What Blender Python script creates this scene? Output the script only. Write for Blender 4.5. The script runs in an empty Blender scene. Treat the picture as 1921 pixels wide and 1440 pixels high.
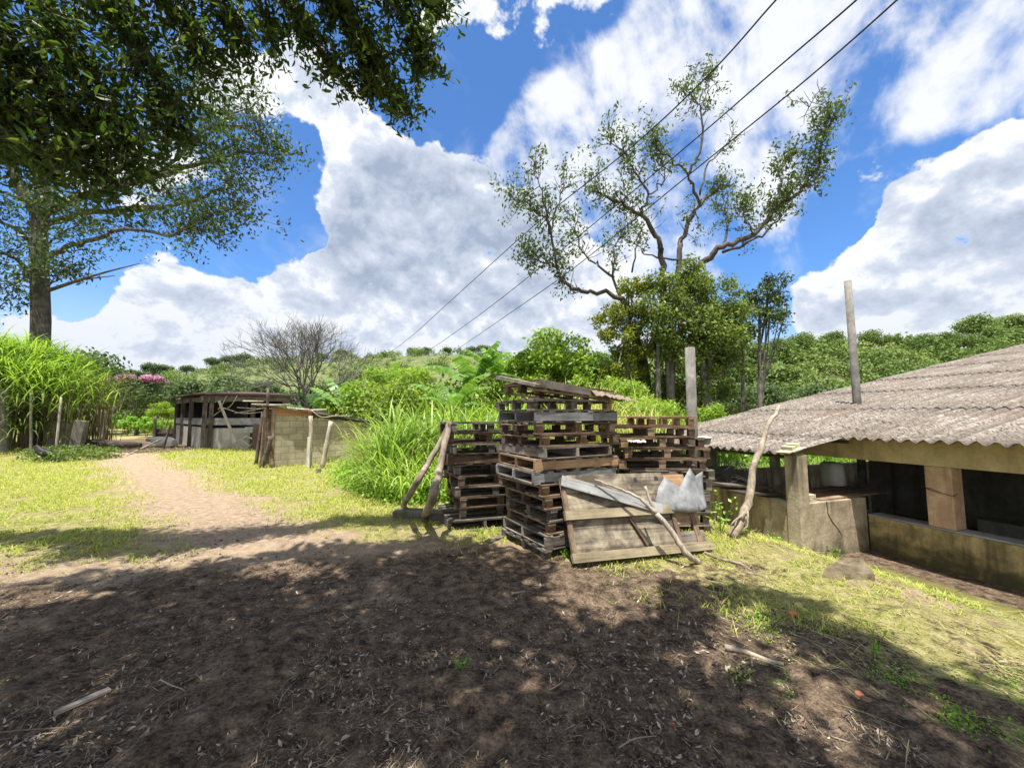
import bpy, math, random
import numpy as np
import bmesh
from mathutils import Vector, Matrix
S = bpy.context.scene
COL = S.collection
R = math.radians

# ------------------------------------------------------------------ camera
W0, H0, F, HOR = 1921.0, 1440.0, 740.0, 780.0
PITCH = math.atan((HOR - H0/2)/F)
EYE = 1.6
cam_d = bpy.data.cameras.new('camera'); cam = bpy.data.objects.new('camera', cam_d); COL.objects.link(cam)
cam.location = (0, 0, EYE); cam.rotation_euler = (R(90) + PITCH, 0, 0)
cam_d.sensor_width = 36; cam_d.lens = F/W0*36; cam_d.clip_start = .05; cam_d.clip_end = 3000
S.camera = cam
S.render.resolution_x, S.render.resolution_y = 1024, 767
S.view_settings.view_transform = 'Standard'; S.view_settings.look = 'None'
S.view_settings.gamma = 1; S.view_settings.exposure = 1.0

def ray(u, v):
    x = (u - W0/2)/F; y = (H0/2 - v)/F
    return np.array([x, math.cos(PITCH) - y*math.sin(PITCH), math.sin(PITCH) + y*math.cos(PITCH)])
def at(u, v, Y):
    d = ray(u, v); return np.array([0, 0, EYE]) + d*(Y/d[1])

# ------------------------------------------------------------------ world, sun
SUN_DIR = Vector((-.06, -.25, .95)).normalized()     # towards the sun
w = bpy.data.worlds.new('World'); S.world = w; w.use_nodes = True
nt = w.node_tree; nt.nodes.clear(); N = nt.nodes.new; L = nt.links.new
def mth(op, a, b=None, c=None, clamp=False):
    n = N('ShaderNodeMath'); n.operation = op; n.use_clamp = clamp
    for i, x in enumerate((a, b, c)):
        if x is None: continue
        if isinstance(x, (int, float)): n.inputs[i].default_value = x
        else: L(x, n.inputs[i])
    return n.outputs[0]
tc = N('ShaderNodeTexCoord')
nrm = N('ShaderNodeVectorMath'); nrm.operation = 'NORMALIZE'; L(tc.outputs['Generated'], nrm.inputs[0]); D = nrm.outputs[0]
def noise(scale, detail, rough, off=(0, 0, 0), stretch=(1, 1, 1), dist=0, src=None):
    m = N('ShaderNodeMapping'); m.inputs['Location'].default_value = off; m.inputs['Scale'].default_value = stretch
    L(src or D, m.inputs['Vector'])
    n = N('ShaderNodeTexNoise'); n.inputs['Scale'].default_value = scale; n.inputs['Detail'].default_value = detail
    n.inputs['Roughness'].default_value = rough; n.inputs['Distortion'].default_value = dist
    L(m.outputs[0], n.inputs['Vector']); return n.outputs['Fac']
def sstep(x, a, b):
    n = N('ShaderNodeMapRange'); n.interpolation_type = 'SMOOTHSTEP'; L(x, n.inputs[0])
    n.inputs[1].default_value = a; n.inputs[2].default_value = b; n.inputs[3].default_value = 0; n.inputs[4].default_value = 1
    return n.outputs[0]
def blobs(lst):
    tot = None
    for (u, v, r, wt) in lst:
        d = ray(u, v); d = d/np.linalg.norm(d)
        e = ray(u + r, v); e = e/np.linalg.norm(e); e2 = ray(u, v + r); e2 = e2/np.linalg.norm(e2)
        c = .5*(float(np.dot(d, e)) + float(np.dot(d, e2)))
        n = N('ShaderNodeVectorMath'); n.operation = 'DOT_PRODUCT'; L(D, n.inputs[0]); n.inputs[1].default_value = tuple(d)
        s = N('ShaderNodeMapRange'); s.clamp = True; L(n.outputs['Value'], s.inputs[0])
        s.inputs[1].default_value = 2*c - 1; s.inputs[2].default_value = 1; s.inputs[3].default_value = 0; s.inputs[4].default_value = wt
        tot = s.outputs[0] if tot is None else mth('ADD', tot, s.outputs[0])
    return tot
sky = N('ShaderNodeTexSky'); sky.sky_type = 'NISHITA'; sky.sun_disc = False
sky.sun_elevation = math.asin(SUN_DIR.z); sky.sun_rotation = math.atan2(SUN_DIR.x, SUN_DIR.y)
sky.altitude = 700; sky.air_density = 1.0; sky.dust_density = .4; sky.ozone_density = 2.5
# cumulus banks, named by where they stand over the hills
CUM = [(650,320,75,1),(700,300,70,1),(665,400,72,1),(740,400,120,1.2),(830,420,120,1.2),(930,470,130,1.2),(1030,520,130,1.2),(900,380,80,.8),
 (760,520,110,1),(880,580,130,1.2),(640,560,80,1),(560,500,48,.9),(540,610,90,1),(370,580,85,1),(260,600,80,.9),(330,650,110,1),(440,640,90,.9),(400,520,40,.5),(600,650,130,1),
 (760,660,130,1),(960,640,150,1),(1100,620,120,.8),(300,510,50,.5),(220,490,45,.4),(110,640,70,.8),(60,580,60,.4),(200,670,60,.8),
 (440,410,42,.8),(500,385,15,.2),(1720,410,75,1),(1700,380,45,.7),(1810,340,85,1),(1890,300,90,1),(1900,420,140,1.2),(1780,480,120,1.1),(1650,500,70,.9),(1600,560,90,1),(1720,580,120,1),(1860,560,140,1),(1520,590,70,.8),
 (1650,460,35,.5),(870,40,95,.9),(820,60,40,.5),(600,170,70,1),(525,140,70,1),(650,200,55,.7),(440,190,60,.8),(380,130,80,.8),(540,310,22,.4),(490,240,22,.3),(820,205,22,.6),(815,265,18,.5),(955,225,22,.5),(985,120,14,.4),(1080,95,26,.5),(1070,10,90,.8),(1130,20,60,.6),
 (300,300,80,.6),(200,350,80,.6),(100,250,100,.7),(60,400,60,.5)]
BAND = [(1000,250,80,.9),(1060,300,110,1),(1150,260,120,1),(1130,170,90,.8),(1200,350,120,1),(1100,400,130,1),(1020,340,60,.6),(950,310,50,.7),(1230,120,100,.9),(1260,40,90,.8),(1340,60,130,1),(1300,250,130,1),
 (1400,200,150,1),(1430,330,110,.9),(1500,100,160,1),(1560,160,130,1),(1640,80,130,1),(1680,200,90,.8),(1620,250,60,.5),(1330,400,120,.9),(1240,450,120,.8),(1180,520,120,.9),(1500,260,90,.7),
 (1850,60,120,.75),(1780,130,110,.7),(1900,150,90,.6),(1860,190,60,.4)]
GAP = [(560,390,62,1.2),(500,440,60,1.1),(400,470,50,.9),(890,210,80,1.2),(770,235,40,.9),(985,200,50,.8),(960,330,34,.6),(560,300,48,1),(1480,450,70,.8),(480,250,34,.6),(140,560,40,.9),(870,120,60,.9),(1080,70,60,.5),(1760,230,60,.6)]
cum = mth('SUBTRACT', mth('MINIMUM', blobs(CUM), 1.25), blobs(GAP)); band = mth('MINIMUM', blobs(BAND), 1.0)
nz = noise(7.5, 10, .6, (3.1, 1.7, .4), (1, 1, 1.3), .12)
nz2 = noise(22, 8, .6, (7, 2, 5), (1, 1, 1.2), .1)
cumf = mth('ADD', cum, mth('ADD', mth('MULTIPLY', mth('SUBTRACT', nz, .5), 3.6), mth('MULTIPLY', mth('SUBTRACT', nz2, .5), 1.6)))
cumf = mth('ADD', cumf, mth('MULTIPLY', sstep(cum, .8, 1.25), .3))
cm = sstep(cumf, .60, .98)
# thin high streaks: stretched along one heading of the sky
rotm = N('ShaderNodeMapping'); rotm.inputs['Rotation'].default_value = (0, 0, R(-52)); L(D, rotm.inputs['Vector'])
nb = noise(5.0, 10, .56, (1, 2, 3), (.6, 1.7, 1.3), .3, rotm.outputs[0])
bandf = mth('ADD', band, mth('ADD', mth('MULTIPLY', mth('SUBTRACT', nb, .5), 3.6), mth('MULTIPLY', mth('SUBTRACT', nz2, .5), 1.0)))
bm = mth('MULTIPLY', sstep(bandf, .28, 1.35), .94)
wis = mth('MULTIPLY', sstep(nb, .52, .75), .35)
mask = mth('MAXIMUM', mth('MAXIMUM', cm, bm), wis)
sep = N('ShaderNodeSeparateXYZ'); L(D, sep.inputs[0])
lowhaze = mth('MULTIPLY', sstep(sep.outputs[2], .30, .02), .55)
mask = mth('MAXIMUM', mask, lowhaze)
back = mth('MULTIPLY', sstep(sep.outputs[1], .32, -.15), sstep(mth('ADD', nz, mth('MULTIPLY', nz2, .4)), .52, .66)); back = mth('MAXIMUM', back, mth('MULTIPLY', sstep(sep.outputs[2], .97, .995), 0))  # unseen clouds added behind the camera to brighten the shade
mask = mth('MAXIMUM', mask, mth('MAXIMUM', back, mth('MULTIPLY', sstep(sep.outputs[1], .1, -.4), .55)))
# cloud tone: bright tops, grey bellies
shN = noise(7.5, 7, .6, (3.1, 1.7, .44), (1, 1, 1.3), .12)
rel = mth('SUBTRACT', nz, shN)
grey = mth('MINIMUM', blobs([(740,430,110,1),(830,440,130,1),(930,470,120,.9),(760,350,80,.6),(860,560,90,.5),(1560,130,120,.6),(1650,170,110,.8),(1850,60,120,.7),(1880,380,100,.8),(1850,500,110,.7),(1720,470,80,.5),(960,620,110,.5),(330,600,80,.35),(630,600,100,.35),(1200,60,60,.3)]), 1)
nzg = noise(3.2, 3, .5, (9, 4, 1), (1, 1, 1.6))
g = mth('ADD', mth('MULTIPLY', grey, .50), mth('MULTIPLY', mth('SUBTRACT', nzg, .45), .9))
g = mth('SUBTRACT', mth('ADD', g, .06), mth('MULTIPLY', rel, 3.0), clamp=True)
g = mth('MULTIPLY', g, sstep(cumf, .45, 1.25))
g = mth('MAXIMUM', g, mth('MULTIPLY', sstep(sep.outputs[2], .36, .06), .17))
cc = N('ShaderNodeValToRGB'); L(g, cc.inputs[0]); e = cc.color_ramp.elements
e[0].position = 0; e[0].color = (.515, .525, .54, 1); e[1].position = 1; e[1].color = (.20, .24, .315, 1)
m1 = cc.color_ramp.elements.new(.3); m1.color = (.355, .39, .455, 1)
tint = N('ShaderNodeMixRGB'); tint.blend_type = 'MULTIPLY'; tint.inputs[0].default_value = 1; tint.inputs[2].default_value = (.62, .92, 1.22, 1); L(sky.outputs[0], tint.inputs[1])
skyS = N('ShaderNodeVectorMath'); skyS.operation = 'SCALE'; skyS.inputs['Scale'].default_value = .095; L(tint.outputs[0], skyS.inputs[0])
mix = N('ShaderNodeMixRGB'); L(mask, mix.inputs[0]); L(skyS.outputs[0], mix.inputs[1]); L(cc.outputs[0], mix.inputs[2])
sdot = N('ShaderNodeVectorMath'); sdot.operation = 'DOT_PRODUCT'; L(D, sdot.inputs[0]); sdot.inputs[1].default_value = tuple(SUN_DIR)
gl = mth('ADD', 1.0, mth('ADD', mth('MULTIPLY', sstep(sdot.outputs['Value'], .80, 1.0), .5), mth('MULTIPLY', sstep(sep.outputs[1], .25, -.3), .1)))  # extra sky brightness near the sun and behind the camera, added as fill
bg = N('ShaderNodeBackground'); L(gl, bg.inputs[1]); L(mix.outputs[0], bg.inputs[0])
wo = N('ShaderNodeOutputWorld'); L(bg.outputs[0], wo.inputs[0])
w.cycles.sampling_method = 'MANUAL'; w.cycles.sample_map_resolution = 512

sd = bpy.data.lights.new('sun', 'SUN'); sd.energy = 4.7; sd.angle = R(.53); sd.color = (1, .96, .88)
so = bpy.data.objects.new('sun', sd); COL.objects.link(so); so.rotation_euler = SUN_DIR.to_track_quat('Z', 'Y').to_euler()

# ------------------------------------------------------------------ helpers
rng = np.random.default_rng(7); random.seed(7)
def hsh(ix, iy, s):
    h = (ix*374761393 + iy*668265263 + s*974634777) & 0xffffffff
    h = ((h ^ (h >> 13))*1274126177) & 0xffffffff
    return ((h ^ (h >> 16)) & 0xffff)/65535.0
def vnoise(x, y, s=0):
    x = np.asarray(x, float); y = np.asarray(y, float)
    ix = np.floor(x).astype(np.int64); iy = np.floor(y).astype(np.int64); fx = x - ix; fy = y - iy
    fx = fx*fx*(3 - 2*fx); fy = fy*fy*(3 - 2*fy)
    a = hsh(ix, iy, s); b = hsh(ix+1, iy, s); c = hsh(ix, iy+1, s); d = hsh(ix+1, iy+1, s)
    return a + (b-a)*fx + (c-a)*fy + (a-b-c+d)*fx*fy
def fbm(x, y, o=4, s=0, g=.5):
    t = 0; a = 1; n = 0
    for k in range(o):
        t = t + a*vnoise(x*2**k + 17.3*k, y*2**k - 9.1*k, s+k); n += a; a *= g
    return t/n
def ss(a, b, x):
    t = np.clip((x - a)/(b - a), 0, 1); return t*t*(3 - 2*t)

# shed axes: nB runs up the roof slope, mB along the eave towards the camera
AZ = 1.237
CX, CY = (1490 - 960.5)/F*6.4, 6.4
nB = np.array([math.sin(AZ), math.cos(AZ)]); mB = np.array([nB[1], -nB[0]])
def shed_tq(x, y):
    return (x-CX)*nB[0] + (y-CY)*nB[1], (x-CX)*mB[0] + (y-CY)*mB[1]
def SP(t, q, z): return (CX + t*nB[0] + q*mB[0], CY + t*nB[1] + q*mB[1], z)
FLOOR = -.68
def terr0(x, y):
    t, q = shed_tq(x, y)
    z = FLOOR*ss(-1.8, .02, t)
    z = z + .55*np.exp(-(((x+21)/3.5)**2 + ((y-16)/2.5)**2))
    z = z*(1 - ss(60, 120, y))
    return z
def terrain(x, y):
    x = np.asarray(x, float); y = np.asarray(y, float)
    near = 1/(1 + (np.hypot(x, y)/14)**2)
    z = terr0(x, y)
    z = z + .07*(fbm(x*.45, y*.45, 3, 5)-.5) + near*(.035*(fbm(x*2.2, y*2.2, 3, 9)-.5))
    return z
def gnd(u, v):
    d = ray(u, v); s = .5
    for i in range(6000):
        p = np.array([0, 0, EYE]) + d*s
        if p[2] <= terrain(p[0], p[1]): break
        s *= 1.002
    return p

def make_mesh(name, V, Fc, mat, parent=None, tint=None, smooth=False):
    V = np.asarray(V, np.float32).reshape(-1, 3); Fc = np.asarray(Fc, np.int32)
    me = bpy.data.meshes.new(name); k = Fc.shape[1]; nf = Fc.shape[0]
    me.vertices.add(len(V)); me.vertices.foreach_set('co', V.ravel())
    me.loops.add(nf*k); me.loops.foreach_set('vertex_index', Fc.ravel())
    me.polygons.add(nf); me.polygons.foreach_set('loop_start', np.arange(0, nf*k, k, dtype=np.int32))
    if smooth: me.polygons.foreach_set('use_smooth', np.ones(nf, bool))
    if tint is not None:
        a = me.attributes.new('tint', 'FLOAT', 'FACE'); a.data.foreach_set('value', np.asarray(tint, np.float32))
    me.materials.append(mat); me.update(calc_edges=True)
    o = bpy.data.objects.new(name, me); COL.objects.link(o)
    if parent: o.parent = parent
    return o
def tag(o, label=None, cat=None, group=None, kind=None):
    if label: o['label'] = label
    if cat: o['category'] = cat
    if group: o['group'] = group
    if kind: o['kind'] = kind
    return o
def thing(name, label, cat, loc=(0, 0, 0), rz=0, group=None):
    o = bpy.data.objects.new(name, None); COL.objects.link(o); o.location = tuple(float(c) for c in loc); o.rotation_euler = (0, 0, rz)
    o.empty_display_size = .2
    return tag(o, label, cat, group)
def dup(o, label, loc=None, rot=None, sc=None, group=None):
    r = o.copy(); COL.objects.link(r); r['label'] = label
    if group: r['group'] = group
    if loc is not None: r.location = tuple(float(c) for c in loc)
    if rot is not None: r.rotation_euler = rot
    if sc is not None: r.scale = sc
    for ch in list(o.children):
        c = ch.copy(); COL.objects.link(c); c.parent = r
        for gch in list(ch.children):
            d = gch.copy(); COL.objects.link(d); d.parent = c
    return r
class MB:
    def __init__(s): s.v = []; s.f = []; s.t = []; s.sm = []
    def add(s, vs, fs, tint=None, smooth=False):
        b = len(s.v); s.v += [tuple(float(c) for c in p) for p in vs]
        tv = random.random() if tint is None else tint
        for f in fs: s.f.append(tuple(i+b for i in f)); s.t.append(tv); s.sm.append(smooth)
        return s
    def box(s, c, d, rot=None, tint=None, jit=0, taper=1):
        hx, hy, hz = d[0]/2, d[1]/2, d[2]/2
        P = [Vector((x, y, z)) for z in (-hz, hz) for y in (-hy, hy) for x in (-hx, hx)]
        if taper != 1:
            for p in P[4:]: p.x *= taper; p.y *= taper
        if jit: P = [p + Vector((random.uniform(-jit, jit), random.uniform(-jit, jit), random.uniform(-jit, jit))) for p in P]
        if rot is not None: P = [rot @ p for p in P]
        P = [p + Vector(c) for p in P]
        return s.add(P, [(0,2,3,1),(4,5,7,6),(0,1,5,4),(2,6,7,3),(0,4,6,2),(1,3,7,5)], tint)
    def hexa(s, bot, top, tint=None):
        return s.add(list(bot)+list(top), [(3,2,1,0),(4,5,6,7),(0,1,5,4),(1,2,6,5),(2,3,7,6),(3,0,4,7)], tint)
    def tube(s, pts, rad, n=8, tint=None, cap=True, wob=0):
        pts = [Vector([float(c) for c in p]) for p in pts]; rad = list(rad) if hasattr(rad, '__len__') else [rad]*len(pts)
        vs = []; up = Vector((.13, .2, 1)).normalized(); prev = None
        for i, p in enumerate(pts):
            d = (pts[min(i+1, len(pts)-1)] - pts[max(i-1, 0)]).normalized()
            if prev is None:
                a = d.cross(up); a = a.normalized() if a.length > 1e-3 else Vector((1, 0, 0))
            else:
                a = (prev - d*prev.dot(d)); a = a.normalized() if a.length > 1e-4 else d.orthogonal().normalized()
            prev = a; b = d.cross(a)
            for k in range(n):
                th = 2*math.pi*k/n; r = rad[i]*(1 + (random.uniform(-wob, wob) if wob else 0))
                vs.append(p + (a*math.cos(th) + b*math.sin(th))*r)
        fs = [(i*n+k, i*n+(k+1) % n, (i+1)*n+(k+1) % n, (i+1)*n+k) for i in range(len(pts)-1) for k in range(n)]
        s.add(vs, fs, tint, n > 4)
        if cap: 
            b = len(s.v) - len(vs)
            s.f.append(tuple(range(b+n-1, b-1, -1))); s.t.append(.5 if tint is None else tint); s.sm.append(False)
            e0 = b+(len(pts)-1)*n; s.f.append(tuple(range(e0, e0+n))); s.t.append(.5 if tint is None else tint); s.sm.append(False)
        return s
    def build(s, name, mat, parent=None, bevel=0):
        me = bpy.data.meshes.new(name); me.from_pydata(s.v, [], s.f)
        a = me.attributes.new('tint', 'FLOAT', 'FACE'); a.data.foreach_set('value', np.array(s.t, np.float32))
        me.polygons.foreach_set('use_smooth', np.array(s.sm, bool))
        me.materials.append(mat); me.update()
        o = bpy.data.objects.new(name, me); COL.objects.link(o)
        if parent: o.parent = parent
        if bevel:
            b = o.modifiers.new('bevel', 'BEVEL'); b.width = bevel; b.segments = 2; b.limit_method = 'ANGLE'
        return o
def cr(pts, n=4):
    """Catmull-Rom through points -> smooth polyline"""
    P = [np.array(p, float) for p in pts]; P = [2*P[0]-P[1]] + P + [2*P[-1]-P[-2]]; out = []
    for i in range(1, len(P)-2):
        for k in range(n):
            t = k/n
            out.append(.5*((2*P[i]) + (P[i+1]-P[i-1])*t + (2*P[i-1]-5*P[i]+4*P[i+1]-P[i+2])*t*t + (3*P[i]-P[i-1]-3*P[i+1]+P[i+2])*t**3))
    out.append(P[-2]); return out

# ------------------------------------------------------------------ materials
def new_mat(name):
    m = bpy.data.materials.new(name); m.use_nodes = True; t = m.node_tree; t.nodes.clear()
    o = t.nodes.new('ShaderNodeOutputMaterial'); return m, t, o
class G:
    def __init__(s, t): s.t = t
    def n(s, ty, **kw):
        x = s.t.nodes.new(ty)
        for k, v in kw.items(): setattr(x, k, v)
        return x
    def l(s, a, b): s.t.links.new(a, b)
    def noise(s, vec, scale, detail=4, rough=.55, dist=0):
        x = s.n('ShaderNodeTexNoise'); x.inputs['Scale'].default_value = scale; x.inputs['Detail'].default_value = detail
        x.inputs['Roughness'].default_value = rough; x.inputs['Distortion'].default_value = dist
        if vec is not None: s.l(vec, x.inputs['Vector'])
        return x.outputs['Fac']
    def ramp(s, fac, stops):
        x = s.n('ShaderNodeValToRGB'); s.l(fac, x.inputs[0]); el = x.color_ramp.elements
        while len(el) < len(stops): el.new(.5)
        for e, (p, c) in zip(el, stops): e.position = p; e.color = (*c, 1) if len(c) == 3 else c
        return x.outputs[0]
    def mix(s, f, a, b, bt='MIX'):
        x = s.n('ShaderNodeMixRGB', blend_type=bt)
        for i, v in enumerate((f, a, b)):
            if isinstance(v, (int, float)): x.inputs[i].default_value = v
            elif isinstance(v, tuple): x.inputs[i].default_value = (*v, 1)
            else: s.l(v, x.inputs[i])
        return x.outputs[0]
    def map(s, vec, scale=(1, 1, 1), rot=(0, 0, 0), loc=(0, 0, 0)):
        x = s.n('ShaderNodeMapping'); x.inputs['Scale'].default_value = scale; x.inputs['Rotation'].default_value = rot; x.inputs['Location'].default_value = loc
        s.l(vec, x.inputs['Vector']); return x.outputs[0]
    def math(s, op, a, b=0.0, clamp=False):
        x = s.n('ShaderNodeMath', operation=op, use_clamp=clamp)
        for i, v in enumerate((a, b)):
            if isinstance(v, (int, float)): x.inputs[i].default_value = v
            else: s.l(v, x.inputs[i])
        return x.outputs[0]
    def tint(s):
        x = s.n('ShaderNodeAttribute', attribute_name='tint'); return x.outputs['Fac']
    def pos(s): return s.n('ShaderNodeNewGeometry').outputs['Position']
    def obj(s): return s.n('ShaderNodeTexCoord').outputs['Object']
    def bump(s, h, st=.4, d=.01):
        x = s.n('ShaderNodeBump'); x.inputs['Strength'].default_value = st; x.inputs['Distance'].default_value = d; s.l(h, x.inputs['Height']); return x.outputs[0]
    def bsdf(s, out, col, rough=.8, bump=None, spec=.3, metal=0):
        b = s.n('ShaderNodeBsdfPrincipled')
        if isinstance(col, tuple): b.inputs['Base Color'].default_value = (*col, 1)
        else: s.l(col, b.inputs['Base Color'])
        if isinstance(rough, (int, float)): b.inputs['Roughness'].default_value = rough
        else: s.l(rough, b.inputs['Roughness'])
        b.inputs['Specular IOR Level'].default_value = spec; b.inputs['Metallic'].default_value = metal
        if bump is not None: s.l(bump, b.inputs['Normal'])
        s.l(b.outputs[0], out.inputs[0]); return b
def leaf_mat(name, c0, c1, c2, trans=.35, rough=.5, rnd=True, spec=.35):
    m, t, o = new_mat(name); g = G(t)
    f = g.tint()
    if rnd:
        oi = g.n('ShaderNodeObjectInfo'); big = g.noise(g.pos(), .9, 2)
        f = g.math('ADD', g.math('MULTIPLY', f, .75), g.math('MULTIPLY', g.math('ADD', oi.outputs['Random'], big), .25), True)
        f = g.math('SUBTRACT', f, .06, True)
    col = g.ramp(f, [(0, c0), (.5, c1), (1, c2)])
    b = g.n('ShaderNodeBsdfPrincipled'); g.l(col, b.inputs['Base Color']); b.inputs['Roughness'].default_value = rough; b.inputs['Specular IOR Level'].default_value = spec
    tr = g.n('ShaderNodeBsdfTranslucent'); tc_ = g.mix(1.0, col, (1.25, 1.35, .55), 'MULTIPLY'); g.l(tc_, tr.inputs[0])
    mx = g.n('ShaderNodeMixShader'); mx.inputs[0].default_value = trans; g.l(b.outputs[0], mx.inputs[1]); g.l(tr.outputs[0], mx.inputs[2]); g.l(mx.outputs[0], o.inputs[0])
    return m
def wood_mat(name, stops, axis=0, rough=.85, gs=1.0, world=False):
    m, t, o = new_mat(name); g = G(t); c = g.obj()
    tn = g.tint()
    off = g.n('ShaderNodeCombineXYZ'); 
    for i in range(3): g.l(g.math('MULTIPLY', tn, 13.7+7*i), off.inputs[i])
    va = g.n('ShaderNodeVectorMath', operation='ADD'); g.l(c, va.inputs[0]); g.l(off.outputs[0], va.inputs[1]); c = va.outputs[0]
    sc = [38*gs]*3; sc[axis] = 1.6*gs
    gr = g.noise(g.map(c, tuple(sc)), 1.0, 6, .65, .6)
    bl = g.noise(c, 3.6, 5, .65, .5)
    f = g.math('ADD', g.math('MULTIPLY', tn, .55), g.math('ADD', g.math('MULTIPLY', g.math('SUBTRACT', gr, .5), .55), g.math('MULTIPLY', g.math('SUBTRACT', bl, .33), 1.5)), True)
    col = g.ramp(f, stops)
    fine = g.ramp(gr, [(.32, (.35, .33, .32)), (.5, (1, 1, 1))])
    col = g.mix(.55, col, fine, 'MULTIPLY')
    kn = g.ramp(g.noise(c, 9, 2, .5), [(.24, (.25, .2, .17)), (.31, (1, 1, 1))]); col = g.mix(.7, col, kn, 'MULTIPLY')
    g.bsdf(o, col, rough, g.bump(gr, .6, .004), .2); return m
WG = [(0, (.035, .03, .025)), (.35, (.10, .084, .068)), (.65, (.20, .172, .142)), (1, (.34, .30, .26))]
WB = [(0, (.04, .028, .02)), (.35, (.115, .078, .052)), (.65, (.23, .16, .105)), (1, (.38, .29, .20))]
WO = [(0, (.10, .06, .035)), (.4, (.23, .14, .075)), (.7, (.35, .225, .125)), (1, (.47, .33, .19))]
M = {}
for nm, st in (('grey', WG), ('brown', WB), ('orange', WO)):
    M['w_'+nm+'_x'] = wood_mat('wood_%s_x' % nm, st, 0); M['w_'+nm+'_y'] = wood_mat('wood_%s_y' % nm, st, 1)
M['w_pale_x'] = wood_mat('silvery_board', [(0, (.10, .095, .09)), (.5, (.22, .22, .215)), (1, (.34, .345, .34))], 0)
M['w_batten'] = wood_mat('greenish_batten', [(0, (.09, .07, .045)), (.5, (.22, .18, .115)), (1, (.36, .31, .20))], 0)
M['ply'] = wood_mat('plywood', [(0, (.12, .09, .065)), (.3, (.075, .06, .045)), (.5, (.18, .15, .11)), (.68, (.30, .26, .18)), (1, (.45, .41, .27))], 0, .8, .6)
M['twig'] = wood_mat('twig_wood', [(0, (.08, .06, .045)), (.5, (.22, .175, .13)), (1, (.42, .36, .28))], 2, .9, 3)
M['dead'] = wood_mat('dead_branch', [(0, (.13, .1, .08)), (.5, (.36, .31, .25)), (1, (.58, .53, .45))], 2, .9, 1)
M['log'] = wood_mat('log_bare', [(0, (.08, .06, .045)), (.4, (.22, .175, .13)), (.7, (.37, .31, .24)), (1, (.52, .46, .38))], 2, .85, .8)
M['bark'] = wood_mat('bark', [(0, (.05, .045, .04)), (.5, (.14, .125, .105)), (1, (.3, .28, .24))], 2, .95, .35)
M['bark_dark'] = wood_mat('bark_dark', [(0, (.035, .03, .027)), (.5, (.085, .075, .063)), (1, (.19, .175, .15))], 2, .95, .35)
M['bare'] = wood_mat('grey_twigs', [(0, (.05, .047, .042)), (.6, (.11, .105, .092)), (1, (.18, .17, .15))], 2, .95, .35)
M['dark_wood'] = wood_mat('dark_shed_wood', [(0, (.03, .025, .02)), (.5, (.085, .068, .055)), (1, (.2, .165, .135))], 2, .9)
M['barn_board'] = wood_mat('barn_board', [(0, (.14, .13, .12)), (.5, (.3, .29, .28)), (1, (.44, .42, .4))], 0, .9, .6)

def concrete(name, base, dark, moss=None, mz=(0, .5), scale=1, rough=.9, stain=.6):
    m, t, o = new_mat(name); g = G(t); p = g.pos()
    a = g.noise(p, 2.2*scale, 6, .65, .4); b = g.noise(p, 22*scale, 4, .6); c = g.noise(g.map(p, (5, 5, .7)), 1.0*scale, 5, .6)
    col = g.mix(g.ramp(a, [(.38, (0, 0, 0)), (.66, (1, 1, 1))]), dark, base)
    col = g.mix(g.math('MULTIPLY', g.ramp(c, [(.5, (0, 0, 0)), (.68, (1, 1, 1))]), stain), col, tuple(x*.45 for x in dark))
    col = g.mix(g.math('MULTIPLY', g.ramp(b, [(.3, (1, 1, 1)), (.5, (0, 0, 0))]), .35), col, tuple(x*.6 for x in dark))
    if moss:
        z = g.n('ShaderNodeSeparateXYZ'); g.l(p, z.inputs[0])
        mr = g.n('ShaderNodeMapRange'); g.l(g.math('ADD', z.outputs[2], g.math('MULTIPLY', g.math('SUBTRACT', a, .5), .9)), mr.inputs[0])
        mr.inputs[1].default_value = mz[1]; mr.inputs[2].default_value = mz[0]; mr.inputs[3].default_value = 0; mr.inputs[4].default_value = .88
        col = g.mix(mr.outputs[0], col, g.mix(b, moss, tuple(x*.5 for x in moss)))
    h = g.math('ADD', g.math('MULTIPLY', a, .4), b)
    g.bsdf(o, col, rough, g.bump(h, .5, .012), .2); return m
M['plaster'] = concrete('shed_plaster', (.5, .42, .28), (.33, .26, .16), (.045, .045, .025), (-.62, -.22))
M['plaster_grey'] = concrete('wing_plaster', (.54, .45, .33), (.27, .215, .145), (.10, .095, .05), (-.75, -.3), stain=.9)
M['plaster_mossy'] = concrete('mossy_plaster', (.52, .40, .20), (.33, .26, .13), (.06, .06, .03), (-.62, -.12), 1.8, stain=.9)
M['pillar_red'] = concrete('pillar_plaster', (.66, .48, .32), (.46, .30, .19), None, scale=1.8, stain=.5)
M['beam'] = concrete('beam_plaster', (.64, .52, .28), (.46, .37, .2), None, scale=1.1, stain=.45)
M['sill'] = concrete('sill_cement', (.36, .36, .35), (.24, .24, .23), None)
M['post'] = concrete('concrete_post', (.25, .235, .215), (.14, .13, .115), None, scale=2.5, stain=.5)
M['white_paint'] = concrete('whitewash', (.66, .64, .58), (.42, .38, .3), None, scale=2)
M['whitewall'] = concrete('worn_whitewash', (.50, .47, .42), (.33, .31, .27), None, scale=.8, stain=.5)
M['post_dark'] = concrete('weathered_slab', (.2, .18, .15), (.11, .1, .08), None, scale=1.5)
M['stone'] = concrete('rock', (.22, .175, .115), (.09, .07, .04), None, scale=3)
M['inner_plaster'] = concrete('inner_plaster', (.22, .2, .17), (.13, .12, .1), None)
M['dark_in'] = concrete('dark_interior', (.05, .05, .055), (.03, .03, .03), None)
M['floor_'] = concrete('wet_floor', (.10, .085, .055), (.06, .05, .035), None)

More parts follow.
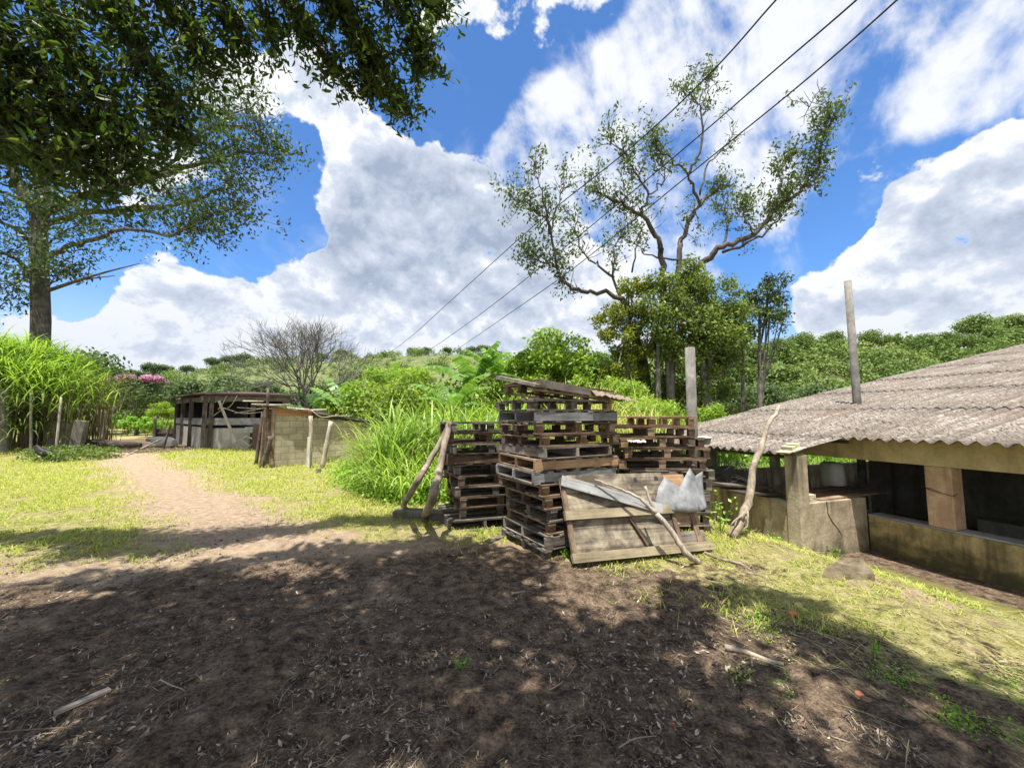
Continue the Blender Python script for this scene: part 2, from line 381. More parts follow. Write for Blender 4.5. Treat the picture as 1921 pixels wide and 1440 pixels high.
RZ_ = math.atan2(nB[1], nB[0])
def roof_mat():
    m, t, o = new_mat('fibre_cement'); g = G(t); p = g.pos()
    a = g.noise(p, 1.1, 5, .6, .3); b = g.noise(p, 26, 5, .75); c = g.noise(p, 8, 4, .7)
    col = g.mix(g.ramp(a, [(.35, (0, 0, 0)), (.65, (1, 1, 1))]), (.23, .195, .165), (.32, .28, .245))
    col = g.mix(g.ramp(b, [(.40, (1, 1, 1)), (.53, (0, 0, 0))]), col, (.055, .045, .035))
    col = g.mix(g.math('MULTIPLY', g.ramp(c, [(.36, (1, 1, 1)), (.48, (0, 0, 0))]), .6), col, (.10, .08, .06))
    col = g.mix(g.ramp(c, [(.60, (0, 0, 0)), (.75, (1, 1, 1))]), col, (.50, .47, .43))
    st = g.noise(g.map(g.map(p, (1, 1, 1), (0, 0, -RZ_)), (.35, 11, 1)), 1.0, 3, .6); col = g.mix(g.math('MULTIPLY', g.ramp(st, [(.45, (0, 0, 0)), (.62, (1, 1, 1))]), .55), col, (.10, .083, .068))
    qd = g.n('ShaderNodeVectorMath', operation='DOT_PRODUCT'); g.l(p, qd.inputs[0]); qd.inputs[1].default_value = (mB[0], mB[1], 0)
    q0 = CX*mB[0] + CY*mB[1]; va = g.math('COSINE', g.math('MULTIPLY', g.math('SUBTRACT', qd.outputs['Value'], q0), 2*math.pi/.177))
    vr = g.math('MULTIPLY', g.ramp(g.math('ADD', g.math('MULTIPLY', va, -.5), g.math('MULTIPLY', g.math('SUBTRACT', c, .5), 1.2)), [(.12, (0, 0, 0)), (.5, (1, 1, 1))]), .62); col = g.mix(vr, col, (.075, .062, .05))  # valleys coloured dark as painted rib shading, mixed with lichen and dirt
    r = g.noise(g.map(p, (.5, .5, .5), (0, 0, 0), (2.3, 0, 0)), 1.0, 2); col = g.mix(g.math('MULTIPLY', g.ramp(r, [(.62, (0, 0, 0)), (.72, (1, 1, 1))]), .3), col, (.20, .12, .085))
    g.bsdf(o, col, .95, g.bump(b, .7, .01), .1); return m
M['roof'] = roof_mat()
def block_mat():
    m, t, o = new_mat('concrete_blocks'); g = G(t); c = g.obj()
    br = g.n('ShaderNodeTexBrick'); g.l(g.map(c, (1, 1, 1), (R(90), 0, 0)), br.inputs['Vector'])
    br.inputs['Color1'].default_value = (.58, .52, .37, 1); br.inputs['Color2'].default_value = (.44, .39, .27, 1); br.inputs['Mortar'].default_value = (.30, .27, .2, 1)
    br.inputs['Scale'].default_value = 1; br.inputs['Mortar Size'].default_value = .013; br.inputs['Brick Width'].default_value = .41; br.inputs['Row Height'].default_value = .205; br.inputs['Mortar Smooth'].default_value = .3; br.inputs['Bias'].default_value = .1
    a = g.noise(c, 1.6, 5, .65, .5); b = g.noise(c, 30, 3, .6)
    col = g.mix(g.math('MULTIPLY', g.ramp(a, [(.42, (1, 1, 1)), (.62, (0, 0, 0))]), .55), br.outputs[0], (.16, .14, .1))
    col = g.mix(g.math('MULTIPLY', b, .35), col, (.2, .18, .14))
    g.bsdf(o, col, .95, g.bump(g.math('ADD', g.math('MULTIPLY', br.outputs['Fac'], -.8), g.math('MULTIPLY', b, .4)), .6, .01), .15); return m
M['block'] = block_mat()
def brick_mat():
    m, t, o = new_mat('red_brick'); g = G(t); c = g.obj()
    br = g.n('ShaderNodeTexBrick'); g.l(g.map(c, (1, 1, 1), (R(90), 0, 0)), br.inputs['Vector'])
    br.inputs['Color1'].default_value = (.42, .15, .06, 1); br.inputs['Color2'].default_value = (.52, .24, .11, 1); br.inputs['Mortar'].default_value = (.42, .33, .22, 1)
    br.inputs['Scale'].default_value = 1; br.inputs['Mortar Size'].default_value = .009; br.inputs['Brick Width'].default_value = .24; br.inputs['Row Height'].default_value = .07
    a = g.noise(c, 4, 4)
    g.bsdf(o, g.mix(g.math('MULTIPLY', a, .5), br.outputs[0], (.2, .12, .08)), .9, None, .2); return m
M['redbrick'] = brick_mat()
def simple(name, col, rough=.8, var=.35, scale=6, metal=0, spec=.3, bump=.2):
    m, t, o = new_mat(name); g = G(t); c = g.obj(); a = g.noise(c, scale, 5, .6, .2)
    f = g.ramp(a, [(.3, tuple([1-var]*3)), (.7, (1, 1, 1))]); k = g.mix(1.0, col, f, 'MULTIPLY')
    g.bsdf(o, k, rough, g.bump(g.noise(c, scale*6, 3), bump, .004), spec, metal); return m
M['metal'] = simple('galvanised_sheet', (.30, .305, .31), .6, .62, 7, .1, .3, .5)
M['cable'] = simple('cable_rubber', (.03, .03, .032), .6)
M['sack'] = simple('white_sack', (.62, .62, .58), .8, .3, 4)
M['whitepot'] = simple('white_enamel', (.72, .76, .70), .45, .15, 4)
M['terracotta'] = simple('terracotta', (.5, .18, .10), .9, .3, 8)
M['beigebrick'] = simple('cement_brick', (.52, .46, .32), .9, .3, 8)
M['hen'] = simple('black_feathers', (.02, .02, .022), .6, .4, 20)
M['hencomb'] = simple('hen_comb', (.35, .04, .03), .6)
M['hide'] = simple('white_hide', (.72, .68, .62), .8, .2, 4)
M['rust'] = simple('rusty_roof', (.13, .085, .065), .9, .5, 3)
M['blue'] = simple('blue_tarp', (.05, .12, .2), .6, .4, 5)
M['moss'] = concrete('mossy_cement', (.22, .20, .06), (.13, .11, .05), (.10, .11, .02), (-1, -.2), 2.5)

def ground_mat():
    m, t, o = new_mat('yard_ground'); g = G(t); p = g.pos()
    A = lambda n_: g.n('ShaderNodeAttribute', attribute_name=n_).outputs['Fac']
    gr, dk = A('grassy'), A('humus')
    n1 = g.noise(p, 1.3, 6, .62, .5); n2 = g.noise(p, 9, 6, .68, .3); n3 = g.noise(p, 55, 4, .7); n4 = g.noise(p, .35, 4, .6)
    soil = g.ramp(n2, [(.3, (.27, .19, .125)), (.5, (.40, .295, .20)), (.72, (.52, .41, .29))])
    humus = g.ramp(g.math('ADD', g.math('MULTIPLY', n2, .6), g.math('MULTIPLY', n3, .4)), [(.39, (.03, .021, .015)), (.465, (.105, .073, .048)), (.57, (.24, .172, .115)), (.67, (.43, .33, .23))])
    fd = g.math('ADD', dk, g.math('MULTIPLY', g.math('SUBTRACT', n1, .5), 1.5)); fd = g.ramp(fd, [(.36, (0, 0, 0)), (.6, (1, 1, 1))])
    col = g.mix(fd, soil, humus)
    turf = g.ramp(g.math('ADD', g.math('MULTIPLY', n2, .6), g.math('MULTIPLY', n3, .4)), [(.36, (.11, .12, .03)), (.5, (.31, .285, .10)), (.62, (.47, .395, .215))])
    fg = g.math('ADD', gr, g.math('ADD', g.math('MULTIPLY', g.math('SUBTRACT', n1, .5), 2.0), g.math('MULTIPLY', g.math('SUBTRACT', n2, .5), 1.3))); fg = g.ramp(fg, [(.5, (0, 0, 0)), (.74, (1, 1, 1))])
    col = g.mix(fg, col, turf)
    spk = g.ramp(n3, [(.62, (0, 0, 0)), (.78, (1, 1, 1))]); col = g.mix(g.math('MULTIPLY', spk, .45), col, (.34, .29, .22))
    spd = g.ramp(n3, [(.28, (1, 1, 1)), (.42, (0, 0, 0))]); col = g.mix(g.math('MULTIPLY', spd, .6), col, (.03, .024, .02))
    h = g.math('ADD', g.math('MULTIPLY', n2, 1.2), g.math('MULTIPLY', n3, .7))
    g.bsdf(o, col, .95, g.bump(h, 1.0, .05), .15); return m
M['ground'] = ground_mat()
def hill_mat():
    m, t, o = new_mat('hill_scrub'); g = G(t); p = g.pos()
    a = g.noise(p, .06, 5, .6); b = g.noise(p, .8, 6, .7)
    col = g.mix(a, (.12, .155, .055), (.2, .225, .09)); col = g.mix(g.ramp(b, [(.35, (1, 1, 1)), (.55, (0, 0, 0))]), col, (.06, .085, .03))
    g.bsdf(o, col, .95, g.bump(b, 1, .6), .1); return m
M['hill'] = hill_mat()
M['leaf_dark'] = leaf_mat('leaf_dark', (.034, .064, .016), (.07, .12, .026), (.19, .23, .045), .40, .5, True, .3)
M['leaf_mid'] = leaf_mat('leaf_mid', (.05, .085, .022), (.10, .155, .036), (.2, .255, .06), .34)
M['leaf_tall'] = leaf_mat('leaf_tall', (.03, .055, .018), (.06, .10, .03), (.15, .2, .05), .3)
M['leaf_vine'] = leaf_mat('leaf_vine', (.05, .085, .02), (.11, .16, .035), (.26, .31, .06), .35)
M['leaf_lime'] = leaf_mat('leaf_lime', (.14, .23, .03), (.25, .37, .05), (.42, .50, .09), .42)
M['leaf_yel'] = leaf_mat('leaf_yellowgreen', (.09, .11, .015), (.2, .24, .03), (.34, .33, .05), .4)
M['leaf_sparse'] = leaf_mat('leaf_sparse', (.05, .08, .03), (.095, .14, .045), (.18, .24, .07), .33)
M['leaf_far'] = leaf_mat('leaf_far', (.06, .10, .03), (.135, .195, .06), (.26, .32, .11), .25, .7, True, .1)
M['leaf_far_dark'] = leaf_mat('leaf_far_dark', (.045, .075, .035), (.09, .135, .06), (.17, .215, .10), .25, .7, True, .1)
M['blade'] = leaf_mat('tall_grass_blade', (.06, .12, .02), (.29, .43, .08), (.55, .64, .22), .42, .45)
M['blade_dry'] = leaf_mat('dry_grass_blade', (.22, .25, .06), (.42, .42, .14), (.62, .55, .27), .4, .6)
M['turf'] = leaf_mat('short_turf', (.15, .22, .035), (.33, .38, .07), (.56, .53, .17), .35, .7, True, .1)
M['straw'] = leaf_mat('straw', (.20, .17, .05), (.42, .36, .13), (.58, .52, .26), .2, .7, False)
M['stem_brown'] = leaf_mat('dead_stem', (.07, .06, .03), (.16, .13, .06), (.32, .27, .13), .2, .7)
M['weed'] = leaf_mat('weed_leaf', (.10, .22, .025), (.2, .36, .04), (.34, .5, .07), .4, .5)
M['banana'] = leaf_mat('banana_leaf', (.06, .14, .03), (.13, .25, .05), (.24, .38, .09), .4, .4)
M['litter'] = leaf_mat('dry_leaf', (.07, .05, .035), (.24, .18, .125), (.50, .42, .32), .1, .8, False)
M['flower'] = leaf_mat('pink_blossom', (.32, .12, .30), (.5, .22, .45), (.65, .4, .6), .3)

# ------------------------------------------------------------------ leaf and blade generators
def unit(v): return v/np.maximum(np.linalg.norm(v, axis=-1, keepdims=True), 1e-9)
def leaf_quads(C, size, out=None, bias=.6, aspect=.45, rg=rng, up=.35, droop=0):
    n = len(C); nr = unit(rg.normal(size=(n, 3)))
    if out is not None: nr = unit(nr*(1-bias) + out*bias + np.array([0, 0, up]))
    else: nr = unit(nr + np.array([0, 0, up]))
    a = rg.normal(size=(n, 3)); a[:, 2] -= droop; a = unit(a - nr*np.sum(a*nr, 1, keepdims=True)); b = np.cross(nr, a)
    s = (size*rg.uniform(.6, 1.35, n))[:, None]; 
    V = np.stack([C - a*s*.5, C + b*s*aspect*.5 - nr*s*.06, C + a*s*.5, C - b*s*aspect*.5 - nr*s*.06], 1)
    Fq = np.arange(n*4).reshape(n, 4); return V.reshape(-1, 3), Fq
def leaf_hex(C, size, aspect=.46, rg=rng, up=.35, droop=0):
    n = len(C); nr = unit(unit(rg.normal(size=(n, 3))) + np.array([0, 0, up])); a = rg.normal(size=(n, 3)); a[:, 2] -= droop; a = unit(a - nr*np.sum(a*nr, 1, keepdims=True)); b = np.cross(nr, a)
    s = (size*rg.uniform(.55, 1.3, n))[:, None]; w_ = s*aspect*.5; f = s*.10
    V = np.stack([C - a*s*.5, C + b*w_*.85 - a*s*.18 + nr*f, C + b*w_*.75 + a*s*.2 + nr*f*.8, C + a*s*.52 - nr*s*.08, C - b*w_*.75 + a*s*.2 + nr*f*.8, C - b*w_*.85 - a*s*.18 + nr*f], 1)
    i = np.arange(n)*6; Fq = np.concatenate([np.stack([i, i+3, i+2, i+1], 1), np.stack([i, i+5, i+4, i+3], 1)]); return V.reshape(-1, 3), Fq
def lump_leaves(cent, rad, n, size, flat=.75, aspect=.45, rg=rng, shell=.55, droop=0, up=.35):
    """n leaves distributed over lumps: cent (k,3) rad (k,)"""
    cent = np.asarray(cent, float); rad = np.asarray(rad, float); p = rad**2.2; p = p/p.sum()
    k = rg.choice(len(cent), n, p=p); d = unit(rg.normal(size=(n, 3))); r = rg.uniform(shell**2, 1, n)**.5*rg.uniform(.75, 1.25, n)
    d2 = d*np.array([1, 1, flat]); C = cent[k] + d2*(rad[k]*r)[:, None]
    V, Fq = leaf_quads(C, size, d, .38, aspect, rg, up, droop); t = np.clip(rg.normal(.45, .23, n), 0, 1); return V, Fq, t
def blades(B, heading, length, width, a0, a1, nseg=5, rg=rng, pw=1.3):
    n = len(B); h = np.stack([np.cos(heading), np.sin(heading), np.zeros(n)], 1); side = np.stack([-np.sin(heading), np.cos(heading), np.zeros(n)], 1)
    P = B.copy(); V = []
    for k in range(nseg+1):
        wd = width*(1-(k/nseg)**2.2)*(.55+.45*min(1, k*1.5/nseg+.1)) + width*.03
        V.append(P - side*(wd/2)[:, None]); V.append(P + side*(wd/2)[:, None])
        th = a0 + (a1-a0)*((k+.5)/nseg)**pw
        P = P + (length/nseg)[:, None]*(h*np.sin(th)[:, None] + np.array([0, 0, 1.])*np.cos(th)[:, None])
    V = np.stack(V, 1); base = (np.arange(n)*(2*(nseg+1)))[:, None, None]
    q = np.array([[2*k, 2*k+1, 2*k+3, 2*k+2] for k in range(nseg)])[None]
    return V.reshape(-1, 3), (base+q).reshape(-1, 4), nseg
def join(parts):
    Vs, Fs, Ts, b = [], [], [], 0
    for V, Fq, t in parts: Vs.append(V); Fs.append(Fq+b); Ts.append(t); b += len(V)
    return np.concatenate(Vs), np.concatenate(Fs), np.concatenate(Ts)

# ------------------------------------------------------------------ ground: one sheet to the horizon
def axis(lo, hi, step, far, grow=1.045):
    a = list(np.arange(lo, hi, step)); s = step; x = a[-1]; r = []
    while x < far: s *= grow; x += s; r.append(x)
    s = step; x = lo; l_ = []
    while x > -far: s *= grow; x -= s; l_.append(x)
    return np.array(l_[::-1] + a + r)
gx = axis(-5.5, 5.5, .03, 900); gy_ = axis(1.2, 7.2, .03, 900)
gy = gy_[gy_ > -120]
XX, YY = np.meshgrid(gx, gy)
ZZ = terrain(XX, YY)
nr_ = 1/(1 + (np.hypot(XX, YY-2)/7)**4)
T_, Q_ = shed_tq(XX, YY)
yardmask = 1 - ss(-.2, .3, T_)*(Q_ > -5)
clod = np.abs(fbm(XX*7, YY*7, 4, 21)-.5)*2
ZZ = ZZ + nr_*yardmask*(.07*(fbm(XX*5.5, YY*5.5, 4, 31, .65)-.5) + .03*(1-clod)*ss(.35, .65, fbm(XX*1.3, YY*1.3, 2, 41)))
def grass_amt(x, y):
    P = [(-30, 28), (-14.2, 14.8), (-9.2, 10.4), (-6.5, 7.9), (-4.2, 6.0), (-2.6, 4.7), (-1, 3)]
    d = np.full(np.shape(x), 1e9); wdt = np.zeros(np.shape(x))
    for (a, b), (c, e) in zip(P[:-1], P[1:]):
        vx, vy = c-a, e-b; s = np.clip(((x-a)*vx+(y-b)*vy)/(vx*vx+vy*vy), 0, 1)
        dd = np.hypot(x-a-s*vx, y-b-s*vy); d = np.minimum(d, dd)
    path = 1-ss(.25, 1.45, d + .7*(fbm(x*.9, y*.9, 3, 51)-.5))
    fore = 1-ss(4.4, 5.7, y - .10*x*(x < 0) + .9*(fbm(x*.8, y*.8, 3, 52)-.5) + .9*(x > -.5)*ss(-.5, 1.5, x))
    t, q = shed_tq(x, y)
    bank = ss(-4.3, -2.9, t + .8*(fbm(x*1.1, y*1.1, 3, 53)-.5))
    a = (1-path)*(1-fore)*.91; a = np.maximum(a, bank*.75*(t < .5))
    a = a*(1 - ((x < -15) & (x > -27) & (y > 17) & (y < 30))*.9)
    a = a*(1-ss(.2, .6, t)*((q > -.2)))
    return a
def humus_amt(x, y):
    t, q = shed_tq(x, y)
    a = 1-ss(4.2, 5.6, y - .22*x*(x < 0) + .5*(fbm(x*.7, y*.7, 3, 61)-.5))
    a = a*(1-.85*ss(-3.0, -1.6, t)); a = a*(1 - .4*ss(.56, .72, fbm(x*.8+3, y*.8, 3, 62)))
    a = a*(.55+.45*ss(-5, -1, x + .8*y - 1))
    mud = ((x < -15) & (x > -27) & (y > 17) & (y < 30)).astype(float)
    fl = ss(.0, .4, t)*(q > -.2)*(y < 12)
    return np.maximum(np.maximum(a, mud), fl)
nyg, nxg = XX.shape
idx = np.arange(nyg*nxg).reshape(nyg, nxg)
Fg = np.stack([idx[:-1, :-1], idx[:-1, 1:], idx[1:, 1:], idx[1:, :-1]], -1).reshape(-1, 4)
ground = make_mesh('ground', np.stack([XX, YY, ZZ], -1), Fg, M['ground'], smooth=True)
for nm_, arr in (('grassy', grass_amt(XX, YY)), ('humus', humus_amt(XX, YY))):
    a_ = ground.data.attributes.new(nm_, 'FLOAT', 'POINT'); a_.data.foreach_set('value', arr.astype(np.float32).ravel())
tag(ground, kind='structure')

# ------------------------------------------------------------------ hills
RIDGE = [(-1.2, 690), (-600, 690), (0, 705), (200, 700), (350, 692), (430, 680), (520, 668), (600, 670), (700, 660), (800, 655), (950, 660), (1100, 662), (1300, 655), (1420, 650), (1500, 640), (1600, 640), (1750, 645), (1850, 628), (1960, 615), (2400, 600), (4000, 640)]
ru = np.array([r[0] for r in RIDGE]); rv = np.array([r[1] for r in RIDGE]); o_ = np.argsort(ru); ru, rv = ru[o_], rv[o_]
def hill_z(x, y):
    u = W0/2 + x/np.maximum(y, 1)*F
    zr = (HOR - np.interp(u, ru, rv))/F
    left = ss(1300, 900, u)
    Y1 = 95 + 45*left; Y0 = 46 + 14*left
    H = zr*Y1 + 1.6
    f = ss(0, 1, (y-Y0)/(Y1-Y0))
    k = 1 - .35*ss(Y1, Y1+120, y)
    return -1.2 + (H+1.2 - 2.5)*f*k + 2.2*(fbm(x*.05, y*.05, 4, 71)-.5)*f
hy = np.concatenate([np.linspace(40, 150, 56), np.linspace(155, 320, 18)]); hu = np.linspace(-1.75, 1.75, 130)
HU, HY = np.meshgrid(hu, hy); HX = HU*HY
HZ = hill_z(HX, HY)
ih = np.arange(HX.size).reshape(HX.shape)
Fh = np.stack([ih[:-1, :-1], ih[:-1, 1:], ih[1:, 1:], ih[1:, :-1]], -1).reshape(-1, 4)
tag(make_mesh('hills', np.stack([HX, HY, HZ], -1), Fh, M['hill'], smooth=True), kind='structure')

# ------------------------------------------------------------------ trees
def crown_lumps(h0, h1, rx, n, rg, rl=(.28, .45)):
    """lumps over an ellipsoid crown between heights h0 and h1"""
    zc = (h0+h1)/2; rz = (h1-h0)/2; d = unit(rg.normal(size=(n, 3))); d[:, 2] = np.where(d[:, 2] < -.5, -d[:, 2]*.5, d[:, 2])
    k = rg.uniform(.45, .95, n)[:, None]; C = d*k*np.array([rx, rx, rz])*.85 + np.array([0, 0, zc]); C[:, :2] *= rg.uniform(.8, 1.15, (n, 1))
    return C, rg.uniform(*rl, n)*min(rx, rz*1.2)
def std_tree(name, label, cat, h, rx, h0, nl, nleaf, lsize, mat, trunk_r=.18, limbs=6, seed=1, group=None, flat=.7, rl=(.28, .45), aspect=.6):
    rg = np.random.default_rng(seed); C, rad = crown_lumps(h0, h, rx, nl, rg, rl)
    root = thing(name, label, cat, group=group)
    V, Fq, t = lump_leaves(C, rad, nleaf, lsize, flat, aspect, rg, .5); 
    mb = MB(); top = [0, 0, h0 + (h-h0)*.55]
    tp = cr([(0, 0, -.3), (rg.normal()*.08*h*.3, rg.normal()*.05, h0*.5), (rg.normal()*.1, rg.normal()*.1, h0), top], 3)
    mb.tube(tp, np.linspace(trunk_r, trunk_r*.35, len(tp)), 7, .5)
    for i in range(limbs):
        c = C[rg.integers(len(C))]; s = np.array(tp[int(len(tp)*rg.uniform(.35, .8))]); m_ = (s+c)/2 + np.array([0, 0, -.1*h*rg.random()])
        pl = cr([s, m_, c], 3); mb.tube(pl, np.linspace(trunk_r*.45, trunk_r*.1, len(pl)), 5, .5)
    mb.build('trunk', M['bark'], root); make_mesh('crown', V, Fq, mat, root, t); return root

# --- far-off wood on the hills: one mass
def forest(name, pts, rads, nleaf, mats, seed):
    rg = np.random.default_rng(seed); prs = []
    for (x, y, z), r in zip(pts, rads):
        nl = 12; d = unit(rg.normal(size=(nl, 3))); d[:, 2] = np.abs(d[:, 2]); C = d*np.array([r, r, r*.8])*rg.uniform(.35, .75, (nl, 1)) + np.array([x, y, z])
        V, Fq, t = lump_leaves(C, rg.uniform(.25, .55, nl)*r, nleaf, r*.16, .8, .75, rg, .7); t = np.clip(t*.5 + rg.uniform(-.35, .7), 0, 1)
        prs.append((V, Fq, t))
    V, Fq, t = join(prs); return make_mesh(name, V, Fq, mats, None, t)
def scatter_hill(n, u0, u1, y0, y1, rmin, rmax, seed):
    rg = np.random.default_rng(seed); pts, rd = [], []
    for _ in range(n):
        u = rg.uniform(u0, u1); y = y0 + (y1-y0)*rg.random()**.8; x = (u-W0/2)/F*y; r = rg.uniform(rmin, rmax)
        if (380 < u < 640 or 700 < u < 1010) and 80 < y < 126 and rg.random() < .72: r *= .45
        z = max(float(hill_z(x, y)), -.6) + r*.35; pts.append((x, y, z)); rd.append(r)
    return pts, rd
p1, r1 = scatter_hill(460, 1250, 2150, 50, 104, 1.3, 4.0, 11)
tag(forest('hillside_wood', p1, r1, 330, M['leaf_far'], 12), 'dense green wood covering the hillside behind the corrugated roof', 'forest', kind='stuff')
p2, r2 = scatter_hill(700, -150, 1300, 66, 150, 1.2, 3.2, 13)
tag(forest('distant_wood', p2, r2, 240, M['leaf_far'], 14), 'scrubby green wood covering the far hills beyond the farm buildings', 'forest', kind='stuff')

# individual trees standing along the ridges and in front of the wood
ridge0 = std_tree('hill_tree', 'round crowned green tree standing out on the right ridge above the wood', 'tree', 7, 3.4, 1.0, 30, 3600, .42, M['leaf_far'], .25, 7, 101, rl=(.35, .55))
ridge1 = std_tree('hill_tree', 'dark flat topped tree on the left ridge behind the barn', 'tree', 6.5, 3.2, 1.2, 20, 2200, .45, M['leaf_far_dark'], .2, 7, 102, rl=(.32, .5))
def place_hill(o, u, Y, sc): 
    x = (u-W0/2)/F*Y; o.location = (x, Y, max(float(hill_z(x, Y)), float(terrain(x, Y)), -.7) - .3); o.scale = (sc, sc, sc); o.rotation_euler = (0, 0, random.uniform(0, 6.28))
place_hill(ridge0, 1840, 92, 1.15); place_hill(ridge1, 285, 125, 1.0)
wrd = ['leftmost', 'second from the left', 'third from the left', 'fourth from the left', 'fifth from the left', 'sixth from the left', 'seventh from the left', 'eighth from the left', 'ninth from the left', 'eighth from the right', 'seventh from the right', 'sixth from the right', 'fifth from the right', 'fourth from the right', 'third from the right', 'second from the right', 'rightmost']
RG = sorted([(1790,90,.7,0),(1890,95,.95,0),(1740,88,.75,0),(1920,90,.95,0),(1640,92,.85,0),(1680,92,.7,0),(1570,90,.75,0),(1510,84,.8,0),(1470,80,.8,0),(1420,76,.9,0),(1590,84,.55,0),(1875,84,.7,0)])
for i, (u, Y, sc, k) in enumerate(RG):
    place_hill(dup(ridge0, 'round crowned green tree, %s of those lining the right ridge' % (wrd[i] if i < 6 else wrd[i+5]), group='trees lining the right ridge'), u, Y, sc)
LG = sorted([(250,120,.8),(310,128,.8),(345,128,.7),(395,132,.9),(425,134,.9),(455,136,.9),(640,138,.8),(720,138,.55),(770,136,.6),(800,138,.6),(840,136,.55),(885,138,.7),(905,138,.9),(935,136,.6),(980,136,.7),(600,140,.8),(1000,134,.7)])
for i, (u, Y, sc) in enumerate(LG):
    place_hill(dup(ridge1, 'small dark tree, %s of those lining the left and middle ridge' % wrd[i], group='trees lining the left and middle ridge'), u, Y, sc)
# mid-distance trees behind barn and block shed
def put(o, u, Y, sc=1, rz=0): 
    x = (u-W0/2)/F*Y; o.location = (x, Y, float(terrain(x, Y))-.1); o.scale = (sc, sc, sc) if isinstance(sc, (int, float)) else sc; o.rotation_euler = (0, 0, rz); return o
mid = std_tree('broadleaf_tree', 'dark green broadleaf tree behind the barn roof', 'tree', 6, 3.2, .8, 26, 5200, .30, M['leaf_far_dark'], .16, 7, 103)
put(mid, 430, 40)
for i, (u, Y, sc, rz, lb) in enumerate([(500,36,.85,1,'dark green tree between the barn and the bare tree'),(360,44,1.0,2,'dark green tree above the left end of the barn roof'),(300,48,1.05,3,'dark green tree right of the pink flowering tree'),
    (590,34,.75,4,'low dark green tree in front of the bare tree'),(655,36,.85,5,'bushy tree right of the bare tree'),(215,50,1.0,.5,'dark tree behind the pink blossoms'),(180,40,1.0,1.5,'dark leafy tree right of the tall grass clump'),(160,34,1.25,2.5,'taller dark tree just behind the tall grass clump'),
    (820,34,.75,3.5,'bush like tree behind the banana plants'),(900,40,.9,4.5,'dark tree behind the middle banana plants'),(1060,30,.8,5.5,'dark green tree behind the lime shrub tree'),(1440,42,1.0,.7,'dark tree at the foot of the hill right of the vine covered tree'),
    (1530,46,1.05,1.7,'dark tree beyond the meadow left of the tall concrete post'),(1380,36,.9,2.7,'dark tree just right of the vine covered tree'),(1620,52,1.1,3.7,'dark tree behind the tall concrete post')]):
    put(dup(mid, lb), u, Y, sc, rz)
lime = std_tree('shrub_tree', 'bright lime green shrub tree left of the sparse tall tree', 'tree', 5.2, 2.1, .5, 26, 8000, .17, M['leaf_lime'], .1, 8, 104, rl=(.2, .36), aspect=.45)
put(lime, 1045, 16.5, 1.3)
for (u, Y, sc, rz, lb) in [(985,16,1.0,1,'lime green shrub just left of the tallest lime shrub tree'),(310,33,.62,2,'yellow green low tree above the left end of the barn'),(265,34,.5,.4,'small yellow green shrub left of the barn'),(375,31,.52,1.4,'yellow green bush top behind the barn roof'),
    (1120,16,1.05,4,'lime green shrub beside the trunk of the sparse tall tree'),(700,18,.85,5,'lime green bush behind the block shed, tallest there'),(650,18,.62,2.2,'lime green bush behind the right end of the block shed'),(775,16,.8,3.1,'lime green bush behind the elephant grass'),(1245,12.6,.62,2.0,'lime green bush at the foot of the vine covered tree'),(1160,13.5,.8,5.2,'lime green bush under the ivy grown left trunk of the sparse tall tree'),(1340,13.2,.6,1.1,'lime green bush just right of the thick round concrete post'),(1195,11,.62,3.9,'leafy lime bush behind the right end of the middle stack')]:
    put(dup(lime, lb), u, Y, sc, rz)
low = std_tree('leafy_shrub', 'low bright green shrub in the clearing left of the barn, nearest the gate', 'shrub', 1.7, 1.3, .0, 14, 2600, .16, M['weed'], .04, 4, 105, aspect=.6)
put(low, 280, 30)
for (u, Y, sc, rz, lb) in [(250,32,1.0,1,'low green shrub in the clearing below the pink blossoms'),(215,34,1.1,2,'low green shrub in the clearing beside the pole'),(180,33,1.1,3,'low green shrub in the clearing nearest the broken posts'),(150,36,1.2,4,'low green shrub partly behind the broken posts')]:
    put(dup(low, lb), u, Y, sc, rz)
pk = std_tree('flowering_tree', 'tree with pink purple blossoms left of the barn', 'tree', 5.6, 2.2, 1.2, 16, 1800, .24, M['leaf_far_dark'], .14, 6, 106)
put(pk, 258, 33, .98)
Cb, rb_ = crown_lumps(3.6, 5.8, 2.5, 9, np.random.default_rng(5), (.3, .42)); V, Fq, t = lump_leaves(Cb, rb_, 1900, .22, .6, .7, np.random.default_rng(6)); make_mesh('blossoms', V, Fq, M['flower'], pk, t)

